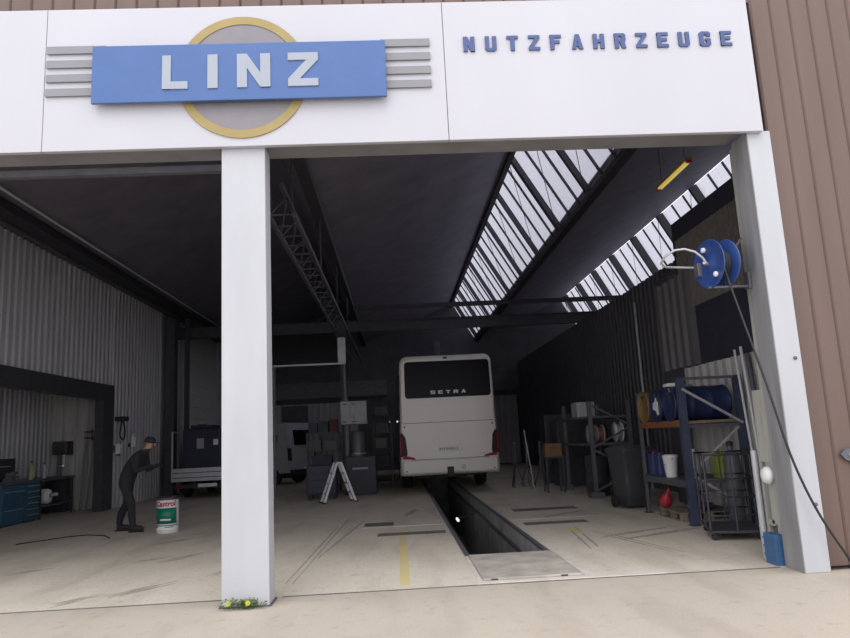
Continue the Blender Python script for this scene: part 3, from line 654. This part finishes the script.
# ================================================================ MIDDLE CLUTTER
t = thing('pipe_frame', 'light grey goal shaped pipe frame behind the van and ladder', 'frame', (-2.42,20.2,0))
MB().bar((-1.05,0,0),(-1.05,0,3.65),.07).build('post', STEELM, t)
MB().bar((1.0,0,0),(1.0,0,2.7),.10).bar((.99,0,2.7),(.97,0,3.65),.06).build('post', STEELM, t)
MB().bar((-1.09,0,3.67),(1.01,0,3.67),.05).build('crossbar', PIPEL, t)
MB().box(.80,1.02,-.06,.10,3.7,4.42).build('motor_housing', PIPEL, t)
t = thing('control_cabinet', 'light grey two-door control cabinet mounted high on a dark stand', 'cabinet', (-1.19,19.75,0))
MB().bbox(-.37,.37,-.0,.24,1.90,2.54,.01).build('body', BOXG, t)
for x0, x1 in ((-.36,-.11),(-.10,.36)): 
    d = MB().bbox(x0,x1,-.022,.0,1.92,2.52,.006).build('door', BOXG, t)
    for z in (1.97,2.46): MB().box(x0+.05,x0+.16,-.034,-.022,z-.012,z+.012).build('hinge', BLACK, d)
MB().lathe([(.02,0),(.02,.015)],10,M=T4(.0,-.024,2.08)@R4(PI/2,'X')).build('lock', BLACK, t)
MB().bbox(-.12,.12,.02,.22,0,1.90,.01).build('stand', STEEL, t)
t = thing('hydraulic_unit', 'grey-fronted dark machine cylinder under the control cabinet', 'machine', (-1.02,19.35,0))
MB().bbox(-.42,.42,-.05,.30,0,1.02,.03).build('housing', mat('machine_navy',(.018,.02,.04),.5), t); MB().lathe([(.20,1.02),(.2,1.62),(.16,1.7)],24,M=T4(-.05,.1,0)).build('tank', STEELM, t)
MB().torus((-.05,.1,1.1),.21,.02).build('band', ALU, t); MB().bar((-.22,-.06,.7),(.2,-.06,.7),.02,.05).build('handle', BOXG, t)
# shelves behind
def shelf_unit(label, x0, x1, y, h, n, m_=STEEL):
    t = thing('shelf_unit', label, 'shelf', ((x0+x1)/2,y,0)); w = (x1-x0)/2
    for sx in (-w,w-.05):
        for sy in (-.25,.2): MB().box(sx,sx+.05,sy,sy+.05,0,h).build('upright', m_, t)
    for k in range(n): z = .15+(h-.2)*k/(n-1); MB().box(-w,w,-.25,.25,z,z+.04).build('shelf', m_, t)
shelf_unit('dark shelf unit with parts standing right of the white van', -2.75,-1.75,21.7,1.75,4)
shelf_unit('dark shelf unit between the control cabinet and the coach', -.75,-.15,21.9,2.2,5)
cols = [(.10,.11,.13),(.12,.025,.03),(.025,.06,.045),(.14,.13,.12),(.05,.05,.09),(.22,.21,.20)]
adj = ['dark grey','dull red','dark green','brownish grey','dark blue','pale grey']
def pbox(x, y, z, w, d, h, ci, where, name='parts_box'):
    t = thing(name, '%s parts box %s' % (adj[ci], where), 'box', (x,y,z))
    MB().bbox(-w/2,w/2,-d/2,d/2,0,h*.85,.01).build('body', mat('box_'+adj[ci].replace(' ','_'),cols[ci],.6), t)
    MB().bbox(-w/2-.01,w/2+.01,-d/2-.01,d/2+.01,h*.85,h,.008).build('lid', mat('box_'+adj[ci].replace(' ','_'),cols[ci],.6), t)
zz = [.15+(1.55)*k/3+.04 for k in range(4)]
pbox(-2.55,21.7,.0+zz[3],.26,.4,.30,4,'on the left of the top shelf right of the van')
pbox(-2.22,21.7,.0+zz[3],.28,.4,.34,2,'in the middle of the top shelf right of the van')
pbox(-1.92,21.7,.0+zz[3],.24,.4,.38,1,'on the right of the top shelf right of the van')
pbox(-2.5,21.7,zz[2],.38,.4,.3,0,'on the third shelf right of the van, left one')
pbox(-2.02,21.7,zz[2],.4,.4,.26,3,'on the third shelf right of the van, right one')
pbox(-2.3,21.7,zz[1],.6,.4,.34,4,'on the second shelf right of the van')
z2 = [.15+2.0*k/4+.04 for k in range(5)]
pbox(-.45,21.9,z2[4],.40,.4,.25,3,'on top of the shelf left of the coach')
pbox(-.45,21.9,z2[3],.42,.4,.28,0,'on the fourth shelf left of the coach')
pbox(-.5,21.9,z2[2],.36,.4,.3,5,'on the third shelf left of the coach')
pbox(-.45,21.9,z2[1],.40,.4,.3,4,'on the second shelf left of the coach')
t = thing('tall_cupboard', 'tall dark cupboard behind the white van near the rear wall', 'cupboard', (-4.5,31.5,0))
MB().bbox(-.55,.55,-.25,.25,0,3.1,.02).build('body', STEEL, t)
for x in (-.53,.02): MB().bbox(x,x+.51,-.275,-.25,.1,3.0,.008).build('door', STEEL, t)
t = thing('tool_trolley', 'low dark blue tool trolley standing behind the open step ladder', 'trolley', (-1.95,18.55,0))
MB().bbox(-.4,.35,-.22,.22,.12,.86,.02).build('body', mat('trolley_blue',(.018,.018,.05),.5), t)
for k in range(4): MB().bbox(-.37,.32,-.238,-.22,.16+k*.17,.31+k*.17,.006).build('drawer', mat('trolley_blue',(.018,.018,.05),.5), t)
for x in (-.33,.28):
    for y in (-.16,.16): MB().lathe([(.06,-.015),(.06,.015)],14,M=T4(x,y,.06)@R4(PI/2,'X')).box(x-.02,x+.02,y-.02,y+.02,.06,.125).build('caster', BLACK, t)
MB().tube([(-.42,-.16,.8),(-.47,-.16,.86),(-.47,.16,.86),(-.42,.16,.8)],.012,8).build('handle', ALU, t)
for x, l in ((-.22,'left'),(.03,'right')):
    t = thing('wall_lamp', 'small glowing white lamp in the dark left of the coach, the '+l+' one of two', 'lamp', (x,26,2.07), 0, 'two small lamps left of the coach')
    MB().lathe([(0,-.03),(.03,-.02),(.035,.02),(0,.03)],14,M=R4(PI/2,'X')).build('bulb', LAMPS, t); MB().box(-.015,.015,.03,.06,-2.05,.9).build('post', STEEL, t)
t = thing('pit_lamp', 'small white work lamp shining inside the inspection pit below the coach', 'lamp', (1.28,16.2,-.42))
MB().tube([(0,-.22,0),(0,.14,0)],.028,12).build('bulb', LAMPW, t); MB().tube([(0,.14,0),(0,.2,0)],.035,10).bar((0,.1,0),(.42,.1,.1),.02).build('holder', BLACK, t)
# floor markings and plates
for lab, x0, x1, y0, y1 in (('long faded yellow line painted on the floor left of the pit',-.03,.07,7.2,11.6),('short faded yellow mark painted on the floor right of the pit',2.46,2.56,10.0,10.7)):
    tag(MB().box(x0,x1,y0,y1,0,.003).build('floor_line', YEL), lab, 'floor marking')
t = thing('pit_cover', 'large concrete slab lying across the near end of the pit', 'pit cover', (1.27,7.92,0))
MB().bbox(-.48,.52,-.72,.73,0,.022,.008).build('slab', SLAB, t); MB().box(-.4,-.33,-.723,-.70,.0,.018).box(.3,.37,-.723,-.70,.0,.018).build('lifting_slot', STEEL, t)
for lab, x0, x1, y0, y1 in (('dark steel plate on the floor farther left of the pit mouth',-.62,-.12,12.1,12.6),('dark steel plate nearest the yellow line, left of the pit',-.36,.68,10.85,11.15),('narrow dark steel plate bridging the floor right of the pit',1.95,2.95,11.2,11.5),('dark steel plate right of the pit farther back',2.1,3.3,13.2,13.6)):
    o = MB().bbox(x0,x1,y0,y1,0,.007,.002).build('floor_plate', PATCH); tag(o, lab, 'plate')
# tyre rubber and stains as part of the floor
SKIDD = mat('tyre_rubber_dark', (.24,.21,.18), .9, var=.3, scale=14)
def mark(x, y, L, w, a, n, m_=SKID, par=None, name='skid_mark'):
    m = MB(); d = V((math.sin(a),math.cos(a),0)); s = V((d.y,-d.x,0)); p = V((x,y,.0015))
    for k in range(n):
        o = p+s*(k*w*2.2)+d*random.uniform(-.1,.1); LL = L*random.uniform(.6,1); N = 9; vs = []
        for i in range(N+1):
            u = i/N; ww = w*(.35+.65*math.sin(PI*min(max(u,.06),.94)))*random.uniform(.6,1.15); q = o+d*LL*u
            vs += [q-s*ww/2, q+s*ww/2]
        m.add(vs, [(2*i,2*i+1,2*i+3,2*i+2) for i in range(N)])
    m.build(name, m_, par or floor)
for a in ((-3.0,7.55,.9,.022,.62,4),(-3.45,7.25,.5,.02,.6,4),(-3.15,9.6,.9,.025,.5,3),(-3.55,9.7,.7,.022,.8,3),(-4.9,9.3,.8,.03,.9,2),(-2.2,8.4,.5,.015,.3,4),(-3.9,11.3,1.2,.03,.6,3),
          (-1.22,7.6,6.0,.035,.03,2),(-1.05,9.2,4.5,.05,.10,1),(2.3,8.8,2.4,.05,.1,2),(3.1,8.2,2.2,.04,-.2,2)): mark(*a, SKIDD if a[0] < -1.5 else SKID)
for a in ((2.5,12.2,1.6,.22,.9,1),(2.7,9.6,1.8,.16,1.1,2),(.1,13.5,1.5,.2,.2,1)): mark(*a, name='oil_stain')
tag(MB().tube([(-4.95,12.5,.008),(-5.2,12.9,.008),(-5.6,13.15,.008),(-5.9,13.0,.008),(-6.4,12.3,.008)],.012,6).build('floor_cable', BLACK), 'dark cable lying on the floor by the feet of the person', 'cable')
# weeds
t = thing('weed_plant', 'small green weed with yellow flowers growing at the central column base', 'weed', (-1.43,6.62,0))
m = MB()
for k in range(230):
    x = random.gauss(0,.085); x = max(-.19,min(.19,x)); y = random.uniform(-.07,.025); h = random.uniform(.025,.085); a = random.uniform(0,2*PI); L = random.uniform(.02,.045)
    p = V((x,y,h)); d = V((math.cos(a),math.sin(a)*.7,random.uniform(-.3,.6))).normalized()*L; s = V((-d.y,d.x,.01)).normalized()*L*.32
    m.add([p,p+d*.5+s,p+d,p+d*.5-s],[(0,1,2,3)])
    if k % 4 == 0: m.tube([(x*.8,y*.5,0),tuple(p)],.0018,4)
o = m.build('foliage', LEAF, t); o['kind'] = 'stuff'
for x, z in ((-.12,.07),(.055,.065)):
    f = MB()
    for k in range(9):
        a = 2*PI*k/9; p = V((x,-.08,z)); d = V((math.cos(a),-.35,math.sin(a)))*.026; s = V((-math.sin(a),0,math.cos(a)))*.010
        f.add([p,p+d*.6+s,p+d,p+d*.6-s],[(0,1,2,3)])
    f.lathe([(0,.012),(.010,.008),(.012,0)],8,M=T4(x,-.08,z)@R4(PI/2,'X')); f.build('flower', PETAL, t)

# ================================================================ RIGHT SIDE
RA = -PI/2; RO = V((4.2,12.0,0)); RX = V((0,-1,0)); RY = V((1,0,0)); RW = 1.85
def rp(x, y, z): return RO+RX*x+RY*y+V((0,0,z))
t = thing('pallet_rack', 'blue and orange pallet rack carrying drums, nearest rack on the right', 'rack', RO, RA)
for x, y, h in ((0,0,2.0),(RW,0,2.12),(0,.86,2.0),(RW,.86,2.12)):
    w = .05 if x == 0 else .10
    MB().box(x-w/2,x+w/2,y-w/2,y+w/2,.01,h).build('upright', RACKB if x else STEELM, t); MB().box(x-.07,x+.07,y-.07,y+.07,0,.01).build('foot_plate', STEEL, t)
for z in (1.40,.52):
    for y in (0,.86): MB().bbox(.03,RW-.055,y-.03,y+.03,z,z+.10,.005).build('beam', RUST if z > 1 else STEELM, t)
MB().box(.0,RW,.035,.825,1.44,1.48).build('shelf_board', WOOD, t); MB().box(.0,RW,.035,.825,.58,.62).build('shelf_board', STEELM, t)
for p, q in (((RW+.04,.0,1.95),(RW+.04,.86,1.42)),((RW,.82,1.38),(RW,.05,.75)),((RW,.05,.7),(RW,.82,.2))): MB().bar(p,q,.035).build('brace', PIPEL, t)
MB().bar((RW,0,2.10),(RW,.86,2.10),.04).build('cross_tie', STEELM, t); MB().bar((RW,0,1.40),(RW,.86,1.40),.05).build('cross_tie', STEELM, t)
def lying_drum(label, x, z, m_, r=.262, L=.86, lab=False, y0=-.06):
    t = thing('steel_drum', label, 'drum', rp(x,y0,z), RA)
    M = T4(0,0,r)@R4(-PI/2,'X')
    MB().lathe([(0,.015),(r*.93,.015),(r*.95,0),(r,0),(r,.02),(r*.97,.03),(r*.97,L*.32),(r,L*.335),(r*.97,L*.35),(r*.97,L*.65),(r,L*.665),(r*.97,L*.68),(r*.97,L-.03),(r,L-.02),(r,L),(r*.93,L-.01),(0,L-.01)], 36, M=M).build('body', m_, t)
    MB().lathe([(.035,-.01),(.035,.02)],12,M=T4(.0,0,r*1.6)@R4(-PI/2,'X')).build('bung', STEEL, t)
    if lab: MB().prism([(-.12,r*.8),(-.10,r*1.2),(-.02,r*1.25),(.02,r*1.5),(.06,r*1.25),(.10,r*1.2),(.09,r*.75),(.11,r*.5),(.05,r*.42),(.0,r*.7)],.005,.014).build('label', PLAS, t)
    return t
lying_drum('ochre steel drum lying on the upper shelf of the near rack', .36, 1.485, DRUMY)
lying_drum('dark blue steel drum with torn white label lying beside the ochre drum', 0.93, 1.485, DRUMB, lab=True)
lying_drum('plain dark blue steel drum lying at the near end of the upper rack shelf', 1.50, 1.485, DRUMB)
t = thing('folded_cloth', 'crumpled grey and white cloth lying on top of the blue drum', 'cloth', rp(1.45,.10,2.012), RA)
m = MB(); N = 8; vs = []
for i in range(N+1):
    for j in range(N+1): vs.append((-.12+.30*i/N, -.16+.42*j/N, .012+.035*math.sin(i*1.7+j*.9)*math.cos(j*1.1)-.25*max(0,(i/N-.55))))
vs2 = [(x,y,z-.012) for x,y,z in vs]; K = (N+1)**2
fs = [(i*(N+1)+j,(i+1)*(N+1)+j,(i+1)*(N+1)+j+1,i*(N+1)+j+1) for i in range(N) for j in range(N)]
m.add(vs+vs2, fs+[tuple(K+a for a in f[::-1]) for f in fs], True); m.build('sheet', BOXG, t); 
MB().bbox(-.05,.12,-.18,-.02,.0,.05,.01).build('patch', PLAS, t)
def canister(label, x, y, z, w, h, m_, cat='canister'):
    t = thing('fluid_canister', label, cat, rp(x,y,z), RA)
    MB().bbox(-w/2,w/2,-.1,.12,0,h*.85,.025).build('body', m_, t); MB().lathe([(.025,h*.85),(.025,h*.95),(0,h*.95)],12,M=T4(-w*.25,0,0)).build('cap', RED, t)
    MB().tube([(-w*.05,0,h*.84),(0,0,h*.98),(w*.25,0,h*.98),(w*.32,0,h*.84)],.012,8).build('handle', m_, t)
DB = mat('canister_blue',(.03,.05,.16),.45)
canister('dark blue canister at the left end of the lower rack shelf', .22,.12,.622,.22,.42, DB)
canister('dark blue canister in the middle of the lower rack shelf', .50,.12,.622,.22,.40, DB)
t = thing('white_bucket', 'white plastic bucket on the lower rack shelf beside blue canisters', 'bucket', rp(.86,.12,.622), RA)
MB().lathe([(.085,0),(.115,.30),(.122,.31),(.122,.34),(.10,.35),(0,.352)],24).build('body', PLAS, t); MB().tube([(-.12,0,.30),(-.08,-.06,.22),(0,-.13,.18),(.08,-.06,.22),(.12,0,.30)],.005,6).build('handle', STEEL, t)
t = thing('steel_keg', 'pale grey round keg on the lower shelf behind the blue upright', 'keg', rp(1.42,.25,.622), RA)
MB().lathe([(.11,0),(.13,.02),(.13,.12),(.137,.13),(.13,.14),(.13,.30),(.09,.38),(.05,.40),(0,.40)],24).build('body', mat('keg_grey',(.50,.50,.50),.4), t); MB().lathe([(.05,.40),(.05,.44),(0,.44)],12).build('cap', PLAS, t)
canister('bright lime green canister at the rear corner of the lower rack shelf', 1.55,.62,.622,.20,.44, LIME)
t = thing('wooden_pallet', 'weathered wooden pallet on the floor under the near rack', 'pallet', rp(.95,.42,0), RA)
for y in (-.42,-.02,.38):
    for x in (-.42,-.03,.36): MB().box(x,x+.09,y,y+.09,.02,.11).build('block', WOOD, t)
    MB().box(-.43,.46,y,y+.09,0,.02).build('runner', WOOD, t)
for k in range(6): MB().box(-.44+k*.155,-.33+k*.155,-.43,.48,.11,.13).build('deck_board', WOOD, t)
t = thing('red_funnel', 'small red funnel lying on the pallet under the near rack', 'funnel', rp(.60,.08,.131), RA)
MB().lathe([(.0,.0),(.075,.0),(.10,.04),(.095,.13),(.05,.20),(.02,.24),(.018,.36),(0,.36)],20,M=T4(0,0,.1)@R4(.7,'Y')@T4(0,0,-.07)).build('cone', RED, t)
t = thing('oil_pan', 'flat dark oil tray on the pallet under the near rack', 'tray', rp(1.1,.4,.131), RA)
MB().lathe([(0,.01),(.16,.01),(.2,.10),(.215,.10),(.17,0),(0,0)],24).build('tray', STEELM, t)
t = thing('steel_cylinder', 'tall pale grey cylinder standing behind the cage trolley near the wall', 'cylinder', (4.72,9.9,0))
MB().lathe([(.10,0),(.115,.02),(.115,.92),(.09,1.0),(.04,1.04),(.035,1.10)],24).build('body', STEELM, t); MB().lathe([(.045,1.10),(.05,1.16),(0,1.17)],14).build('cap', BLACK, t)
# cage trolley
t = thing('cage_trolley', 'dark tubular cage trolley standing behind the right column', 'trolley', (4.25,9.12,0), -.30)
w, d = .31, .48
MB().bbox(-w,w,-d,d,.09,.12,.005).build('platform', STEEL, t)
m = MB()
for x in (-w,w):
    for y in (-d,0,d): m.tube([(x,y,.12),(x,y,1.04)],.016,8)
for x in (0,):
    for y in (-d,d): m.tube([(x,y,.12),(x,y,1.04)],.012,8)
for z in (.30,.52,.74,1.04):
    m.tube([(-w,-d,z),(w,-d,z),(w,d,z),(-w,d,z),(-w,-d,z)],.015 if z > 1 else .011,8)
m.build('cage', STEEL, t)
for x in (-w+.05,w-.05):
    for y in (-d+.06,d-.06): MB().lathe([(.04,-.014),(.045,0),(.04,.014)],14,M=T4(x,y,.045)@R4(PI/2,'X')).box(x-.015,x+.015,y-.015,y+.015,.05,.09).build('caster', BLACK, t)
# pipes leaning on the wall
for i, (xb, yb, xt, yt, h, r, m_, l) in enumerate(((4.86,9.45,5.12,10.22,2.50,.018,PLAS,'thin white pipe, leftmost'),(4.92,9.40,5.12,10.02,2.52,.022,PLAS,'thicker white pipe, second from left'),
        (4.90,9.15,5.12,9.86,2.40,.035,STEELM,'thick grey pipe, third from left'),(4.98,9.0,5.12,9.60,2.50,.016,ALU,'thin silver pipe, fourth from left'),(4.80,8.75,5.12,9.42,2.30,.03,BLACK,'thick dark pipe, rightmost'))):
    tag(MB().tube([(xb,yb,0),(xt,yt,h)],r,10).build('metal_pipe', m_), l+' of five leaning on the right wall', 'pipe', 'pipes leaning on the right wall')
# wheelie bin
t = thing('waste_bin', 'large dark grey waste bin standing left of the near rack', 'bin', (4.22,12.85,0), .2)
b = MB(); n = 5
secs = [(z, rrect(-a,a,-b_,b_,.06)) for z, a, b_ in ((.04,.22,.24),(.5,.25,.28),(.98,.29,.33),(1.0,.31,.35),(1.03,.31,.35))]
nn = len(secs[0][1]); vs = [V((x,y,z)) for z, P in secs for x, y in P]
b.add(vs, [(i*nn+k,i*nn+(k+1)%nn,(i+1)*nn+(k+1)%nn,(i+1)*nn+k) for i in range(len(secs)-1) for k in range(nn)]+[list(range(nn))], True); b.build('body', mat('bin_grey',(.06,.06,.07),.5), t)
secs = [(z, rrect(-a,a,-b_,b_,.08)) for z, a, b_ in ((1.03,.315,.36),(1.07,.31,.35),(1.11,.22,.28),(1.12,.05,.08))]
vs = [V((x,y,z)) for z, P in secs for x, y in P]; b = MB(); b.add(vs, [(i*nn+k,i*nn+(k+1)%nn,(i+1)*nn+(k+1)%nn,(i+1)*nn+k) for i in range(3) for k in range(nn)]+[list(range(3*nn,4*nn))], True); b.build('lid', mat('bin_grey',(.06,.06,.07),.5), t)
for x in (-.24,.24): MB().lathe([(.1,-.025),(.11,0),(.1,.025)],18,M=T4(x,.22,.11)@R4(PI/2,'Y')).build('wheel', BLACK, t)
# second rack
t = thing('cable_rack', 'dark steel rack with zigzag side bracing farther back on the right', 'rack', (4.12,14.95,0))
for x, y in ((.04,.04),(.88,.04),(.04,2.4),(.88,2.4)): MB().box(x-.04,x+.04,y-.04,y+.04,.12,2.03).build('upright', STEELM, t)
for x in (.04,.88): MB().box(x-.14,x+.14,-.1,.18,0,.12).build('foot_block', STEELM, t)
for x in (.04,.88): MB().box(x-.08,x+.08,2.3,2.5,0,.12).build('foot_block', STEELM, t)
for z0, z1 in ((1.95,1.5),(1.05,1.45),(1.0,.55),(.15,.5)): MB().bar((.06,.0,z0),(.86,.0,z1),.035).build('brace', STEELM, t)
for z in (1.08,1.66): MB().box(0,.92,.1,2.4,z,z+.05).build('shelf', STEELM, t)
def reel(label, x, y, z, r, w, m1, m2):
    t = thing('cable_spool', label, 'spool', (x,y,z), 0)
    M = T4(0,0,r)@R4(PI/2,'Y')
    for s in (-w/2,w/2-.015): MB().lathe([(.03,s),(r,s),(r,s+.015),(.03,s+.015)],28,M=M).build('flange', m1, t)
    MB().lathe([(r*.8,-w/2+.016),(r*.8,w/2-.016)],24,M=M).build('winding', m2, t)
reel('white flanged spool at the left end of the dark rack shelf', 4.22,15.25,1.13,.20,.14, BOXG, STEELM)
reel('spool with orange winding in the middle of the dark rack shelf', 4.42,15.3,1.13,.20,.16, BOXG, RUST)
reel('white flanged spool at the right end of the dark rack shelf', 4.82,15.25,1.13,.22,.15, PLAS, BOXG)
t = thing('cardboard_box', 'plain grey box on the top shelf of the dark rack', 'box', (4.18,15.5,1.71))
MB().bbox(-.22,.18,-.25,.25,0,.32,.008).build('body', BOXG, t); MB().box(-.22,.18,-.03,.03,.32,.323).build('tape', STEELM, t)
t = thing('standing_drum', 'dark green-black steel drum standing under the shelf of the dark rack', 'drum', (4.36,15.5,0))
MB().lathe([(.24,0),(.25,.01),(.25,.28),(.26,.29),(.25,.30),(.25,.58),(.26,.59),(.25,.60),(.25,.86),(.24,.87),(0,.86)],32).build('body', mat('drum_dark',(.045,.05,.05),.5), t); MB().lathe([(.03,.86),(.03,.885),(0,.885)],12,M=T4(.12,0,0)).build('bung', BLACK, t)
t = thing('work_stand', 'dark four-legged work stand left of the dark rack', 'stand', (3.72,17.0,0))
MB().box(-.24,.24,-.24,.24,.80,.84).build('top', STEEL, t)
for x in (-.22,.18):
    for y in (-.22,.18): MB().box(x,x+.04,y,y+.04,0,.80).build('leg', STEEL, t)
t = thing('orange_box', 'dull orange box standing on the dark work stand', 'box', (3.72,17.0,.84))
MB().bbox(-.2,.2,-.18,.18,0,.30,.012).build('body', mat('box_orange',(.22,.12,.05),.6), t); MB().bar((-.08,-.2,.2),(.08,-.2,.2),.02).build('handle', STEEL, t)
tag(MB().tube([(3.35,17.6,0),(3.2,17.7,1.5)],.014,8).tube([(3.35,17.6,0.0),(3.36,17.6,.02)],.1,10).build('upright_rod', PIPEL), 'thin pale rod on a round foot beside the orange box', 'rod')
for i, (x, y, h, l) in enumerate(((4.6,18.8,1.7,'dark locker farther back on the right wall, the nearer one'),(4.6,20.3,1.9,'dark locker farther back on the right wall, the taller farther one'))):
    t = thing('metal_locker', l, 'locker', (x,y,0)); MB().bbox(-.4,.5,-.4,.4,0,h,.01).build('body', STEEL, t)
    for k in (-.36,.04): MB().bbox(k,k+.36,-.425,-.4,.1,h-.06,.006).build('door', STEEL, t)
for i, (x, y, l) in enumerate(((3.15,19.0,'leftmost'),(3.5,19.2,'middle'),(3.85,19.1,'rightmost'))):
    t = thing('axle_stand', 'dark tripod axle stand before the lockers, '+l+' of three', 'stand', (x,y,0), i*.5, 'axle stands before the lockers')
    for a in range(3): MB().bar((.2*math.cos(a*2.09),.2*math.sin(a*2.09),.01),(0,0,.7),.03).build('leg', STEEL, t)
    MB().tube([(0,0,.5),(0,0,1.15)],.025,10).build('ratchet_bar', STEELM, t); MB().box(-.06,.06,-.03,.03,1.15,1.18).build('saddle', STEELM, t)

# ================================================================ LIGHT AND CAMERA
w = bpy.data.worlds.new('sky'); S.world = w; w.use_nodes = True; nt = w.node_tree
bg = nt.nodes['Background']; tc = nt.nodes.new('ShaderNodeTexCoord'); sx = nt.nodes.new('ShaderNodeSeparateXYZ'); rp_ = nt.nodes.new('ShaderNodeValToRGB')
rp_.color_ramp.elements[0].position = 0; rp_.color_ramp.elements[0].color = (.86,.86,.90,1); rp_.color_ramp.elements[1].position = 1; rp_.color_ramp.elements[1].color = (1,1,1.06,1)
nt.links.new(tc.outputs['Generated'], sx.inputs[0]); nt.links.new(sx.outputs['Z'], rp_.inputs[0]); nt.links.new(rp_.outputs[0], bg.inputs[0])
bg.inputs[1].default_value = 2.03
L = bpy.data.lights.new('sun', 'SUN'); L.energy = .6; L.angle = math.radians(35); L.color = (1,.98,.96)
so = bpy.data.objects.new('sun', L); C.objects.link(so); so.rotation_euler = (math.radians(38),0,math.radians(-8))
cam = bpy.data.cameras.new('camera'); co = bpy.data.objects.new('camera', cam); C.objects.link(co)
R = [[0.99804982,-0.0391943,-0.04858352],[-0.04123552,0.17034197,-0.98452184],[0.04686345,0.98460521,0.16839357]]
r, dn, fw = V(R[0]), V(R[1]), V(R[2])
M = Matrix(((r.x,-dn.x,-fw.x,0),(r.y,-dn.y,-fw.y,0),(r.z,-dn.z,-fw.z,1.42),(0,0,0,1)))
co.matrix_world = M
cam.sensor_width = 36; cam.lens = 696.31/850*36; cam.clip_end = 200
S.camera = co
S.view_settings.view_transform = 'Standard'; S.view_settings.look = 'None'; S.view_settings.gamma = 1; S.view_settings.use_curve_mapping = False; S.view_settings.exposure = 0
